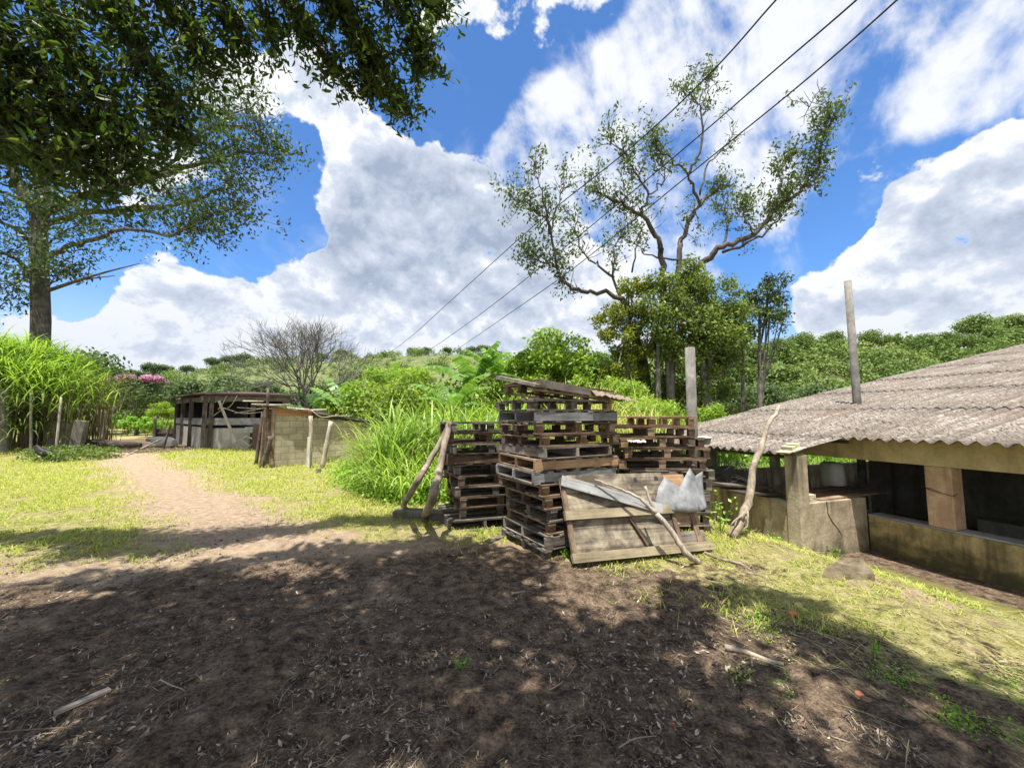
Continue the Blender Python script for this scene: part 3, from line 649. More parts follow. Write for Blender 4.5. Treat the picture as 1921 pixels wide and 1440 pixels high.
# --- limbed trees traced from their real limbs
def limb_tree(name, label, Y, limbs, mat, leaf_n, lsize, twig_n, seed, spread=.8, trunk=None, lo=.35, jitY=1.2, droop=.8, bare=()):
    rg = np.random.default_rng(seed); root = thing(name, label, 'tree', at(trunk[0][0], trunk[0][1], Y))
    base = np.array(root.location); mb = MB(); tips = []
    def pts3(pl, dy0, dy1): 
        n = len(pl); return [at(u, v, Y + dy0 + (dy1-dy0)*i/max(1, n-1)) for i, (u, v) in enumerate(pl)]
    tr = cr(pts3([(a, b) for a, b, _ in trunk], 0, 0), 4); trr = np.interp(np.linspace(0, len(trunk)-1, len(tr)), range(len(trunk)), [c for *_, c in trunk])
    mb.tube([p-base for p in tr], trr, 9, .5, wob=.06)
    LC, LT = [], []
    for li, (pl, r0, r1, d0, d1, dens) in enumerate(limbs):
        p = cr(pts3(pl, d0, d1), 5); p = [q + rg.normal(0, .05, 3)*(0 if i == 0 else 1) for i, q in enumerate(p)]
        mb.tube([q-base for q in p], np.linspace(r0, r1, len(p)), 6, .5, wob=.08)
        nn = int(twig_n*max(dens, .35)*len(p)/10)
        for _ in range(nn):
            f = lo + (1-lo)*rg.random()**.75; i = min(int(f*(len(p)-1)), len(p)-2); s = p[i]
            d = unit((p[i+1]-p[i]) + rg.normal(0, 1, 3)*np.linalg.norm(p[i+1]-p[i])*1.3 + np.array([0, 0, .12])); ln = spread*rg.uniform(.5, 1.3)
            e1 = s + d*ln*.5; e2 = e1 + unit(d + rg.normal(0, .5, 3) + [0, 0, .25])*ln*.5
            mb.tube([s-base, e1-base, e2-base], [max(r1*.8, .016), .013, .007], 3, .5, cap=False)
            if rg.random() < dens:
                for c, rr in ((e2, .34), (e1, .24)):
                    k = int(leaf_n*rg.uniform(.5, 1.5)*(1 if rr > .3 else .5)); LC.append(c + rg.normal(0, rr*spread*.55, (k, 3)))
                if rg.random() < .6:
                    e3 = e2 + unit(rg.normal(0, 1, 3)+[0,0,.3])*ln*.5; mb.tube([e2-base, e3-base], [.009, .005], 3, .5, cap=False); LC.append(e3 + rg.normal(0, .16*spread, (int(leaf_n*.6), 3)))
    mb.build('trunk', M['bark_dark'], root)
    C = np.concatenate(LC) - base; V, Fq = leaf_quads(C, lsize, None, 0, .42, rg, .2, droop)
    make_mesh('crown', V, Fq, mat, root, np.clip(rg.normal(.45, .25, len(C)), 0, 1)); return root
Z5 = lambda l: [(940+x/2.118, 100+y/2.118) for x, y in l]
limbs = [
 (Z5([(515,1080),(510,1000),(410,950),(300,935),(230,900),(225,850),(180,680),(110,600),(50,580)]), .15, .025, 0, -1.5, .8),
 (Z5([(225,850),(150,830),(100,800)]), .05, .015, -.8, -1, .9),
 (Z5([(190,720),(160,560),(120,430)]), .05, .012, -1.2, -2, .6),
 (Z5([(190,720),(240,560),(260,440)]), .05, .012, -1.2, -.5, .55),
 (Z5([(515,1050),(450,890),(450,780),(480,700)]), .1, .02, 0, .8, .7),
 (Z5([(450,890),(370,830),(330,790),(250,640)]), .07, .015, 0, -.6, .6),
 (Z5([(640,1180),(640,840),(620,740),(560,650),(480,600),(400,560),(360,530)]), .19, .025, .3, -1.5, .8),
 (Z5([(560,650),(585,560),(530,470),(480,390),(410,340)]), .08, .015, -.6, -1.2, .8),
 (Z5([(585,560),(650,500),(640,420)]), .05, .015, -.6, .3, .6),
 (Z5([(710,1180),(710,820),(725,720),(790,600),(860,540),(905,515)]), .2, .03, .3, .8, .7),
 (Z5([(790,600),(740,480),(680,430),(620,370),(590,320)]), .09, .015, .4, -.6, .8),
 (Z5([(740,480),(790,400),(795,250),(770,190),(720,130)]), .08, .012, .2, .2, .7),
 (Z5([(795,260),(820,160),(850,50)]), .04, .01, .2, .6, .75),
 (Z5([(790,560),(830,440),(900,360),(935,290)]), .06, .01, .4, 1.2, .35),
 (Z5([(740,900),(820,820),(880,770),(1000,720),(1090,620),(1180,550),(1260,430),(1300,280),(1330,250)]), .2, .02, .3, -1.8, 1),
 (Z5([(1300,280),(1240,240),(1210,190)]), .025, .006, -1.7, -1.8, .05),
 (Z5([(1295,270),(1285,200),(1270,140)]), .02, .006, -1.7, -1.6, .05),
 (Z5([(880,790),(1040,720),(1110,620),(1120,560)]), .08, .02, 0, .6, .7),
 (Z5([(1090,620),(1110,500),(1130,400)]), .05, .012, -1, -1, .85),
 (Z5([(880,770),(900,650),(880,560)]), .07, .015, .2, .8, .8),
 (Z5([(710,820),(570,800),(560,750)]), .06, .015, .3, 1, .5),
 (Z5([(520,870),(540,740),(560,690)]), .06, .015, .3, 1, .5),
 (Z5([(1000,720),(960,640),(950,600)]), .05, .015, -.6, 0, 1),
]
limbs = [(a, b_*.72, c*.8, d, e_, f) for a, b_, c, d, e_, f in limbs]
limb_tree('sparse_tree', 'tall sparse tree with spreading crooked limbs behind the pallet stacks', 15.5, limbs, M['leaf_sparse'], 17, .155, 19, 201,
   .78, trunk=[(1222,850,.3),(1212,760,.26),(1207,690,.22),(1190,630,.18),(1183,600,.15)])
# vine-covered dense tree in front of it
def px_lumps(lst, Y, F_=F): 
    C, rad = [], []
    for (u, v, r, dy) in lst: C.append(at(u, v, Y+dy)); rad.append(r/F_*(Y+dy))
    return np.array(C), np.array(rad)
def lump_tree(name, label, Y, u, lst, n, ls, mat, seed, tr=.2, cat='tree', trunks=None, flat=.9, aspect=.45, split=True, vb=800):
    rg = np.random.default_rng(seed); C, rad = px_lumps(lst, Y); b = at(u, vb, Y); b[2] = float(terrain(b[0], b[1]))
    root = thing(name, label, cat, b)
    if split:   # break each lump in smaller ones for an uneven outline
        C2, r2 = [], []
        for c, r in zip(C, rad):
            for _ in range(12): C2.append(c + unit(rg.normal(size=3))*r*rg.uniform(.3, 1.05)*np.array([1, 1, .9])); r2.append(r*rg.uniform(.25, .6))
        C, rad = np.array(C2), np.array(r2)
    V, Fq, t = lump_leaves(C, rad, n, ls, flat, aspect, rg, .3, .4); make_mesh('crown', V - b, Fq, mat, root, t)
    mb = MB()
    for (tu, tt) in (trunks or [(u, lst[0][1])]):
        top = at(tu, tt, Y); s = at(tu+rg.uniform(-6, 6), vb, Y); s[2] = b[2]-.2; m_ = (s+top)/2 + rg.normal(0, .12, 3); pl = cr([s, m_, top], 4)
        mb.tube([q-b for q in pl], np.linspace(tr, tr*.4, len(pl)), 7, .5, wob=.1)
    for _ in range(10):
        c = C[rg.integers(len(C))]; s = np.array(pl[rg.integers(3, len(pl))]); mb.tube([q-b for q in cr([s, (s+c)/2 - [0, 0, .2], c], 3)], np.linspace(tr*.35, .02, 7), 4, .5)
    mb.build('trunk', M['bark'], root); return root
lump_tree('vine_covered_tree', 'dense vine covered tree with dark trunks right of the tall sparse tree', 14.2, 1290,
  [(1240,540,45,0),(1300,525,50,0),(1350,550,55,.3),(1260,590,55,-.3),(1320,600,60,0),(1370,600,45,.4),(1280,650,60,0),(1340,655,60,.3),(1250,700,40,.2),(1310,710,55,.3),(1230,620,40,.5),(1370,690,35,.5),(1240,745,34,.4),(1285,745,36,.5),(1330,745,34,.5),(1365,735,26,.6)], 30000, .14, M['leaf_vine'], 202, .17,
  trunks=[(1250,640),(1268,560),(1290,500),(1310,600),(1235,640),(1332,650)])
lump_tree('leaning_tree', 'small dark green tree reaching right from the vine covered tree', 15.6, 1400,
  [(1450,545,30,0),(1435,590,38,0),(1400,620,42,0),(1465,575,22,0),(1390,580,28,0),(1380,650,30,0),(1420,560,25,0)], 7500, .13, M['leaf_sparse'], 203, .12, trunks=[(1395,640),(1425,580)])
lump_tree('ivy_tree', 'yellow green leafy growth around the left trunk of the sparse tree', 14.6, 1180,
  [(1185,545,30,0),(1150,590,34,0),(1170,620,34,0),(1140,620,24,0),(1195,590,26,0),(1165,665,26,.3),(1205,660,24,0),(1150,700,26,.2),(1190,710,28,.2)], 8500, .13, M['leaf_yel'], 204, .08)
# left tall tree
Lb = [
 ([(78,400),(55,385),(20,310),(-20,280)], .3, .06, 0, -1, .9),
 ([(78,330),(50,290),(20,250),(0,180)], .25, .05, 0, 1, .9),
 ([(78,400),(140,375),(240,345),(330,320),(400,300),(460,285),(525,290)], .22, .02, 0, -2.5, .95),
 ([(240,345),(330,280),(420,230),(480,190)], .1, .015, -.8, -2, .9),
 ([(300,325),(380,250),(450,240),(500,250)], .08, .015, -.8, -3, .8),
 ([(78,420),(200,395),(330,385),(410,355),(440,330)], .16, .02, 0, -1.5, .9),
 ([(90,480),(150,455),(200,440),(230,430),(320,442),(345,430),(400,432),(440,441)], .12, .015, 0, -2, .7),
 ([(330,440),(380,410),(420,395),(455,380)], .05, .012, -1.5, -2.2, 1),
 ([(80,330),(130,270),(200,230),(300,190),(380,170)], .2, .02, 0, -2, .9),
 ([(130,270),(200,180),(280,120),(400,110)], .14, .02, 0, 1.5, .9),
 ([(78,268),(90,150),(140,60),(180,-40)], .22, .05, 0, 0, .9),
 ([(70,460),(30,430),(-30,400)], .14, .03, 0, -1, .9),
 ([(62,520),(20,480),(-30,470)], .12, .03, 0, -1.5, .9),
 ([(75,560),(110,520),(140,490)], .05, .015, 0, -1, 1),
 ([(72,500),(40,520),(10,560)], .06, .02, -.3, -1, 1), ([(75,470),(120,440),(170,400)], .06, .02, 0, -1, 1), ([(80,430),(90,400),(110,330)], .07, .03, -.3, -1, .9),
]
limb_tree('tall_tree', 'tall broad tree with thick trunk rising above the tall grass clump', 18, Lb, M['leaf_tall'], 26, .19, 17, 205, 1.35, trunk=[(66,870,.40),(76,600,.33),(72,448,.31),(80,358,.27),(78,268,.22)], lo=.25)
mb = MB(); p = cr([at(90,545,17.6), at(150,525,17.2), at(200,510,16.8), at(262,494,16.4)], 5); b = p[0]
mb.tube([q-b for q in p], np.linspace(.09, .015, len(p)), 6, .5); mb.tube([at(150,525,17.2)-b, at(215,517,16.9)-b], [.04, .015], 5, .5); mb.tube([at(165,520,17.1)-b, at(168,500,17)-b], [.03, .01], 4, .5)
o = mb.build('dead_branch', M['dark_wood']); o.location = tuple(b); o.parent = None
tallt = bpy.data.objects['tall_tree']; o.parent = tallt; o.location = tuple(b - np.array(tallt.location))

# bare tree
def bare_tree(Y, u, v0, h, seed):
    rg = np.random.default_rng(seed); b = at(u, v0, Y); b[2] = 0; root = thing('bare_tree', 'bare grey tree with a dome of leafless twigs behind the sheds', 'tree', b); mb = MB()
    def br(s, d, ln, r, lv):
        e1 = s + d*ln*.5 + rg.normal(0, .03*ln, 3); e2 = s + d*ln + rg.normal(0, .05*ln, 3); mb.tube([s, e1, e2], [r, r*.85, r*.68], 5 if lv > 4 else 3, .8, cap=False)
        if lv == 0: return
        for k in range(2 if rg.random() < .55 else 3):
            nd = unit(d + rg.normal(0, .37, 3) + np.array([0, 0, .05])); br(e2, nd, ln*rg.uniform(.74, .92), r*.68, lv-1)
    for k in range(4):
        th = k*1.6 + .4; br(np.array([0, 0, .4]), unit(np.array([math.cos(th)*.28, math.sin(th)*.28, 1])), h*.225, .13, 7)
    mb.tube([(0, 0, -.3), (0, 0, .5)], [.3, .22], 8, .6); mb.build('trunk', M['bare'], root); return root
bare_tree(31, 575, 790, 8.8, 206)

# ------------------------------------------------------------------ near overhanging tree: canopy over the foreground
def canopy():
    rg = np.random.default_rng(301); root = thing('overhanging_tree', 'large dark leafed tree overhanging the foreground from the top left', 'tree', (-5.2, -3.5, 0)); b = np.array(root.location)
    mb = MB(); C, T = [], []
    trunk = cr([(0, 0, -.2), (.15, .1, 2), (.5, .5, 4), (1.2, 1.0, 5.6)], 5); mb.tube(trunk, np.linspace(.42, .26, len(trunk)), 10, .4, wob=.05)
    sd_ = np.array(SUN_DIR); 
    # shade region on the ground -> crown parts that cast it
    def shade(gx_, gy_):   # density of shade wanted at a ground point
        return float(np.interp(gx_, [-9, -4.9, -4.3, -3.4, -2.5, -.8, .2, .45, 1.03, 1.45, 1.76, 2.2, 2.5, 2.62, 2.8, 3.0, 3.3],
                              [3.6, 3.75, 4.2, 4.45, 5.1, 5.35, 5.0, 3.8, 3.35, 3.9, 4.0, 4.15, 3.7, 2.9, 2.2, 1.6, -1]))
    HO = [(*gnd(545,1068)[:2], .42, .16), (*gnd(1130,1108)[:2], .48, .30), (*gnd(1400,1165)[:2], .18, .3), (*gnd(1560,1345)[:2], .1, .22), (*gnd(1330,1245)[:2], .05, .1), (*gnd(80,1120)[:2], .5, .1)]
    n = 0
    cen = []
    while len(cen) < 3000:
        x = rg.uniform(-8.0, 3.2); y = rg.uniform(-1.5, 5.6); h = rg.uniform(6.0, 7.8); r = rg.uniform(.16, .42); stk = (-7.2 < x < -5.0) and (5.2+.1*(x+5) < y < 5.75+.15*(x+5))
        if y + r*.7 > shade(x, y) + .5*(fbm(x*1.7, 3.3, 3, 77)-.5) and not stk: continue
        if any(((x-a)/(c+r*.6))**2 + ((y-b2)/(d+r*.6))**2 < 1 for a, b2, c, d in HO): continue
        
        p = np.array([x, y, 0]) + sd_*(h/sd_[2]); cen.append((*p, r))
    cen = np.array(cen); K = 22
    LC = np.repeat(cen[:, :3], K, 0) + unit(rg.normal(size=(len(cen)*K, 3)))*(np.repeat(cen[:, 3], K)*rg.uniform(.2, 1, len(cen)*K))[:, None]
    V1, F1 = leaf_quads(LC - b, .17, None, 0, .5, rg, .9, .3); parts = [(V1, F1, np.clip(rg.normal(.4, .25, len(LC)), 0, 1))]
    # limbs out to the crown
    for i in range(26):
        c = cen[rg.integers(len(cen)), :3] - b; s = np.array(trunk[-1-rg.integers(3)]); m_ = s*.45 + c*.55 + np.array([0, 0, .5*rg.random()]); pl = cr([s, m_, c], 4); mb.tube(pl, np.linspace(.13, .02, len(pl)), 5, .4)
    # hanging boughs seen in the top left of the view
    boughs = []
    def bough(pl, dens, sp, nleaf, ls=.12, tw=9):
        p = cr([at(u, v, Y) for u, v, Y in pl], 6); mb.tube([q-b for q in p], np.linspace(.035, .006, len(p)), 5, .4)
        for i in range(len(p)-1):
            for _ in range(max(1, int(tw*dens/4.2))):
                s = p[i] + (p[i+1]-p[i])*rg.random(); d = unit(unit(p[i+1]-p[i])*.6 + rg.normal(0, .75, 3) + np.array([0, 0, -.15])); ln = sp*rg.uniform(.4, 1.2)
                e = s + d*ln; mb.tube([s-b, (s+e)/2-b+rg.normal(0, .015, 3), e-b], [.006, .004, .002], 3, .4, cap=False)
                k = nleaf; f = rg.uniform(.15, 1.05, k)[:, None]; boughs.append(s + (e-s)*f + rg.normal(0, .05*sp/.5, (k, 3)))
    bough([(-80,-160,3.4),(60,-20,3.5),(150,120,3.7),(210,230,3.9),(260,300,4.0)], 4, .62, 13)
    bough([(-120,-60,3.3),(0,60,3.5),(80,160,3.7),(150,260,3.9),(200,345,4.0)], 4, .6, 13)
    bough([(100,-180,3.6),(190,-20,3.8),(260,90,4.0),(310,180,4.2),(330,240,4.3)], 4, .62, 12)
    bough([(-160,40,3.3),(-60,130,3.5),(20,220,3.8),(60,290,4.0)], 4, .6, 13)
    bough([(220,-170,3.6),(300,-30,3.9),(350,50,4.0),(390,130,4.2)], 3.5, .52, 12)
    bough([(330,-160,3.8),(390,-30,4.0),(430,40,4.1),(455,90,4.2)], 2.4, .42, 10)
    bough([(-160,120,3.6),(-60,190,3.8),(0,270,4.0)], 3.5, .55, 12)
    bough([(420,-150,4.0),(500,-40,4.3),(560,30,4.5),(600,90,4.6),(640,140,4.7)], 3, .45, 9)
    bough([(520,-170,4.0),(600,-50,4.3),(670,50,4.5),(720,130,4.6),(755,195,4.7)], 4, .42, 11)
    bough([(600,-180,4.0),(690,-60,4.3),(760,30,4.5),(790,90,4.6),(800,120,4.7)], 3.4, .38, 10)
    bough([(470,-150,4.0),(480,-30,4.3),(500,40,4.5),(520,90,4.6)], 2, .4, 9)
    bough([(640,-150,4.2),(740,-40,4.4),(800,0,4.5),(830,20,4.6)], 2.6, .34, 9)
    bough([(560,-60,4.2),(640,30,4.5),(690,110,4.7),(700,160,4.8)], 4, .36, 10)
    BC = np.concatenate(boughs) - b; V2, F2 = leaf_hex(BC, .098, .40, rg, .1, .9); t2 = np.clip(rg.normal(.38, .26, len(BC)), 0, 1); parts.append((V2, F2, np.concatenate([t2, t2])))
    V, Fq, t = join(parts); make_mesh('crown', V, Fq, M['leaf_dark'], root, t); mb.build('trunk', M['bark'], root)
canopy()

# ------------------------------------------------------------------ tall grasses
def grass_mass(name, label, base_fn, n, L0, L1, W_, a0, a1, mat, seed, heads=None, nseg=6, stems=None, kind='stuff'):
    rg = np.random.default_rng(seed); B, hb = base_fn(n, rg); n = len(B)
    hd = rg.uniform(0, 2*math.pi, n) if heads is None else heads(n, rg)
    V, Fq, ns = blades(B, hd, rg.uniform(L0, L1, n), W_*rg.uniform(.7, 1.3, n), rg.uniform(a0[0], a0[1], n), rg.uniform(a1[0], a1[1], n), nseg, rg)
    t = np.repeat(np.clip(rg.normal(.45, .25, n), 0, 1), ns); o = make_mesh(name, V, Fq, mat, None, t); tag(o, label, 'grass', kind=kind); return o
def poly_pts(n, poly, rg, tus=28, tr=.16):
    poly = np.array(poly); lo, hi = poly.min(0), poly.max(0)
    def inside(x, y):
        c = False; j = len(poly)-1
        for i in range(len(poly)):
            if (poly[i, 1] > y) != (poly[j, 1] > y) and x < (poly[j, 0]-poly[i, 0])*(y-poly[i, 1])/(poly[j, 1]-poly[i, 1])+poly[i, 0]: c = not c
            j = i
        return c
    cs = []
    while len(cs) < max(4, n//tus):
        p = rg.uniform(lo, hi)
        if inside(*p): cs.append(p)
    cs = np.array(cs); k = rg.integers(0, len(cs), n); P = cs[k] + rg.normal(0, tr, (n, 2)); z = terrain(P[:, 0], P[:, 1]); return np.column_stack([P, z-.02])
EG = [(-3.9, 11.8), (-3.5, 10.2), (-2.95, 8.4), (-2.0, 7.9), (-1.2, 8.2), (-.3, 9.0), (.6, 10), (.2, 12), (-3.5, 12.5)]
def eg_base(n, rg):
    B = poly_pts(n, EG, rg, 34, .13); k = rg.random(len(B)) < .55; B[k, 2] += rg.uniform(.1, 1.1, k.sum())*ss(-4.2, -2.2, B[k, 0]); return B, None
grass_mass('elephant_grass', 'tall bright green elephant grass between the block shed and the pallet stacks', eg_base, 4200, .9, 1.7, .042, (0, .5), (.9, 2.9), M['blade'], 401)
def eg2(n, rg): B = poly_pts(n, [(-3.0, 8.3), (-1.9, 7.5), (-.9, 7.6), (-.8, 8.5), (-2.5, 9.2)], rg, 30, .2); return B, None
grass_mass('elephant_grass', 'arching grass blades at the near edge of the elephant grass', eg2, 1000, .8, 1.5, .032, (0, .5), (.9, 2.7), M['blade'], 402)
def lg_base(n, rg):
    B = poly_pts(n, [(-26, 15), (-21.2, 14.2), (-18.3, 14.8), (-18.0, 17), (-20, 19), (-27, 19)], rg, 26, .35); B[:, 2] += (1-.45*rg.random(n)**1.5)*np.interp(B[:, 0], [-26, -20, -17.8], [4.3, 3.6, 2.3]); return B, None
grass_mass('bamboo_grass', 'tall arching green bamboo grass clump at the left edge', lg_base, 9000, .8, 1.9, .045, (.1, .9), (1.4, 2.7), M['blade'], 403, heads=lambda n, rg: rg.normal(-.2, 1.3, n))
def lg_st(n, rg): return poly_pts(n, [(-26, 15.5), (-20.7, 14.6), (-17.2, 15.4), (-17, 17), (-19, 19), (-27, 19)], rg, 20, .3), None
grass_mass('bamboo_stems', 'brown upright stems inside the bamboo grass clump', lg_st, 600, 2.3, 3.8, .045, (0, .12), (.1, .5), M['stem_brown'], 404)
grass_mass('dead_grass', 'brown dead blades tangled inside the elephant grass', eg_base, 1300, .6, 1.4, .025, (.1, .9), (1.2, 2.9), M['stem_brown'], 408)
grass_mass('drooping_grass', 'drooping shaded leaves low in the bamboo grass clump', lambda n, rg: (lambda B: (B + np.column_stack([np.zeros(n), np.zeros(n), rg.uniform(.6, 2.6, n)]), None))(poly_pts(n, [(-26, 14.6), (-20.7, 14.2), (-18, 14.8), (-17.9, 16), (-26, 17)], rg, 20, .35)), 4500, .6, 1.5, .04, (.6, 1.5), (2.2, 3.0), M['leaf_mid'], 409)
def yg(n, rg): 
    B = poly_pts(n, [(1.0, 8.2), (2.6, 8.0), (3.5, 9), (2.2, 10), (1.2, 9.6)], rg, 30, .22); B[:, 2] += rg.uniform(0, 1.4, n); return B, None
grass_mass('plume_grass', 'yellowish arching grass behind the right end of the pallet stacks', yg, 1100, .8, 1.7, .022, (0, .4), (.8, 2.6), M['blade_dry'], 405)
def db(n, rg): 
    B = poly_pts(n, [(-4.3, 10.8), (-3.3, 9.4), (-2.9, 9.6), (-3.6, 11)], rg, 20, .2); B[:, 2] += rg.uniform(.2, .9, n); return B, None
grass_mass('dry_grass', 'pale dry grass arching in front of the block shed wall', db, 130, .7, 1.3, .02, (.2, .7), (1.2, 2.6), M['blade_dry'], 406, heads=lambda n, rg: rg.normal(math.pi, .7, n))
def rs(n, rg): 
    x = []; 
    t = rg.uniform(-6, 14, n); q = rg.uniform(-14, -4.4, n); P = np.column_stack([CX+t*nB[0]+q*mB[0], CY+t*nB[1]+q*mB[1]]); return np.column_stack([P, terrain(P[:, 0], P[:, 1])]), None
grass_mass('meadow_grass', 'bright meadow grass growing behind the long shed', rs, 12000, .5, 1.2, .035, (0, .5), (.4, 1.8), M['blade'], 407, nseg=4)
# low leafy weeds
def weed_patch(name, label, poly, n, hmax, ls, seed, mat='weed', kind='stuff'):
    rg = np.random.default_rng(seed); B = poly_pts(n, poly, rg, 40, .075 if ls < .03 else .2 if hmax < 1 else .4); C = B.copy(); C[:, 2] += rg.uniform(0, 1, n)**1.2*hmax
    V, Fq = leaf_quads(C, ls, None, 0, .6, rg, .9); o = make_mesh(name, V, Fq, M[mat], None, np.clip(rg.normal(.5, .25, n), 0, 1)); tag(o, label, 'weeds', kind=kind); return o
weed_patch('weed_patch', 'fresh green weeds at the foot of the elephant grass', [(-4.9, 11.8), (-4.3, 10), (-3.1, 8.3), (-1.9, 7.2), (-1.2, 7.2), (-1.9, 8), (-3.5, 10)], 9000, .42, .07, 411)
weed_patch('weed_patch', 'low creeping green weeds on the bank near the moss strip', [(3.5, 4.2), (4.6, 3.6), (4.9, 3.0), (4.2, 3.0), (3.7, 3.7)], 5000, .045, .02, 412)
weed_patch('weed_patch', 'weeds growing in the shade at the foot of the wing wall', [(4.0, 5.6), (4.5, 6.1), (4.3, 6.2), (3.6, 5.7)], 900, .16, .05, 413)
weed_patch('weed_patch', 'sparse green weeds in the shaded ground at the lower right', [(2.1, 2.5), (2.9, 2.9), (3.4, 2.6), (2.7, 2.1)], 2400, .045, .017, 414)
weed_patch('weed_patch', 'weeds in the shade under the tall grass clump', [(-17.8, 14.2), (-15.6, 13.6), (-14.6, 15), (-16.5, 16)], 2500, .4, .1, 415, 'leaf_mid')
weed_patch('clearing_growth', 'green undergrowth in the clearing beyond the barn', [(-36, 36), (-22, 32), (-20, 44), (-40, 46)], 7000, 1.3, .28, 416, 'leaf_lime')
HP = [(-7, 15), (-2, 12.8), (3, 12.6), (5.5, 14.5), (5, 19), (-6, 20)]
weed_patch('hedge_growth', 'mixed green bushy growth behind the elephant grass and stacks', HP, 15000, 3.0, .15, 417, 'leaf_mid')
weed_patch('hedge_growth', 'bright lime bushy growth behind the elephant grass and stacks', HP, 11000, 2.7, .15, 419, 'leaf_lime')
weed_patch('hedge_growth', 'olive yellow bushy growth behind the pallet stacks', HP, 6000, 2.9, .13, 420, 'leaf_yel')
def gp(*l): return [tuple(gnd(u, v)[:2]) for u, v in l]
weed_patch('weed_patch', 'green weeds around the orange brick fragment', gp((1350,1130),(1500,1120),(1560,1190),(1420,1200)), 2200, .045, .017, 421)
weed_patch('weed_patch', 'clover like weeds in the shade left of the red brick fragment', gp((1390,1260),(1540,1250),(1590,1310),(1440,1330)), 2400, .04, .016, 422)
weed_patch('weed_patch', 'weeds at the lower right corner', gp((1650,1260),(1850,1330),(1900,1430),(1720,1350)), 3600, .05, .018, 423)
weed_patch('weed_patch', 'sunny grass weeds in front of the leaning pallet', gp((1050,1090),(1240,1065),(1250,1120),(1080,1130)), 2400, .035, .016, 424)
weed_patch('weed_patch', 'shaded weeds in front of the middle stack', gp((860,1020),(1040,1060),(1040,1120),(880,1060)), 2400, .035, .016, 425, 'leaf_mid')
weed_patch('shed_side_growth', 'leafy bushes growing behind the open wing of the long shed', [SP(-2.5, -6.2, 0)[:2], SP(12, -5.6, 0)[:2], SP(13, -8.5, 0)[:2], SP(-2.5, -8.5, 0)[:2]], 22000, 1.6, .13, 418, 'weed')

# banana plants
def banana(label, u, v, Y, h, seed, nl=8, ll=1.9):
    rg = np.random.default_rng(seed); b = at(u, v, Y); b[2] = float(terrain(b[0], b[1])); root = thing('banana_plant', label, 'banana plant', b)
    mb = MB(); pl = cr([(0, 0, 0), (.05, 0, h*.5), (0, .05, h)], 4); mb.tube(pl, np.linspace(.13, .07, len(pl)), 8, .4); mb.build('stem', M['weed'], root)
    for k in range(nl):
        th = k*2.4 + rg.uniform(-.4, .4); a = rg.uniform(.2, .8); a1_ = a + rg.uniform(.8, 1.9); L_ = ll*rg.uniform(.8, 1.15); n = 14; P = np.array([0, 0, h]); vs = []; hd = np.array([math.cos(th), math.sin(th), 0]); sdv = np.array([-math.sin(th), math.cos(th), 0]); fs = []; tn = []
        pts = [P]
        for i in range(n): 
            tt = a + (a1_-a)*(i/n)**1.2; P = P + L_/n*(hd*math.sin(tt) + np.array([0, 0, math.cos(tt)])); pts.append(P)
        for i in range(2, n):
            c0, c1 = pts[i], pts[i+1] if i+1 <= n else pts[i]; wd = .27*math.sin(math.pi*min(1, (i-1.2)/(n-1)))**.6*L_/1.9
            for sg in (-1, 1):
                for fr in (0, .5):
                    if rg.random() < .06: continue
                    e0 = c0 + (c1-c0)*fr; e1 = c0 + (c1-c0)*(fr+.5); dr = np.array([0, 0, -wd*rg.uniform(.25, .6)]); w_ = wd*rg.uniform(.85, 1.05)
                    j = len(vs); vs += [e0, e1, e1+sdv*sg*w_+dr+hd*.06, e0+sdv*sg*w_+dr+hd*.07]; fs.append((j, j+1, j+2, j+3)); tn.append(rg.random())
        make_mesh('leaf', np.array(vs), np.array(fs), M['banana'], root, tn)
    return root
banana('banana plant with arching leaves right behind the block shed', 600, 800, 18, 1.5, 501, 7, 2.3)
banana('banana plant rising behind the right end of the block shed roof', 650, 800, 17, 1.7, 502, 7, 2.2)
banana('banana plant behind the elephant grass, left of the middle ones', 735, 800, 18, 2.9, 503, 8, 1.6)
banana('tall banana plant just left of the pallet stacks', 885, 800, 14.5, 2.5, 504, 9, 2.1)
banana('tallest banana plant, with upright leaves left of the lime shrub', 940, 800, 16, 2.9, 505, 9, 2.1)
banana('short banana plant behind the left pallet stack', 850, 800, 12.5, 1.7, 506, 8, 1.7)

# ------------------------------------------------------------------ short grass, litter, twigs
def scatter_turf():
    rg = np.random.default_rng(601); n = 230000; y = 3.0*np.exp(rg.random(n)**.8*math.log(22/3.0)); x = rg.uniform(-1.5, 1.15, n)*y
    a = grass_amt(x, y); t, q = shed_tq(x, y); a = a*(fbm(x*2.2, y*2.2, 3, 81) + .5*(fbm(x*9, y*9, 2, 82)) > .70 - .1*ss(5, 10, y)); k = (rg.random(n) < a) & (t < .3)
    x, y = x[k], y[k]; n = len(x); B = np.column_stack([x, y, terrain(x, y)-.005]); L_ = rg.uniform(.025, .085, n)*(1 + y/14)
    V, Fq, ns = blades(B, rg.uniform(0, 6.28, n), L_, (.004+.0013*y)*rg.uniform(.7, 1.4, n), rg.uniform(.2, .9, n), rg.uniform(.9, 1.9, n), 2, rg)
    tag(make_mesh('short_grass', V, Fq, M['turf'], None, np.repeat(np.clip(rg.normal(.5, .28, n), 0, 1), ns)), 'patchy short yellow green grass over the yard', 'grass', kind='stuff')
scatter_turf()
def gz(x, y):  # ground height incl. clods is close to terrain
    return terrain(x, y) + .012
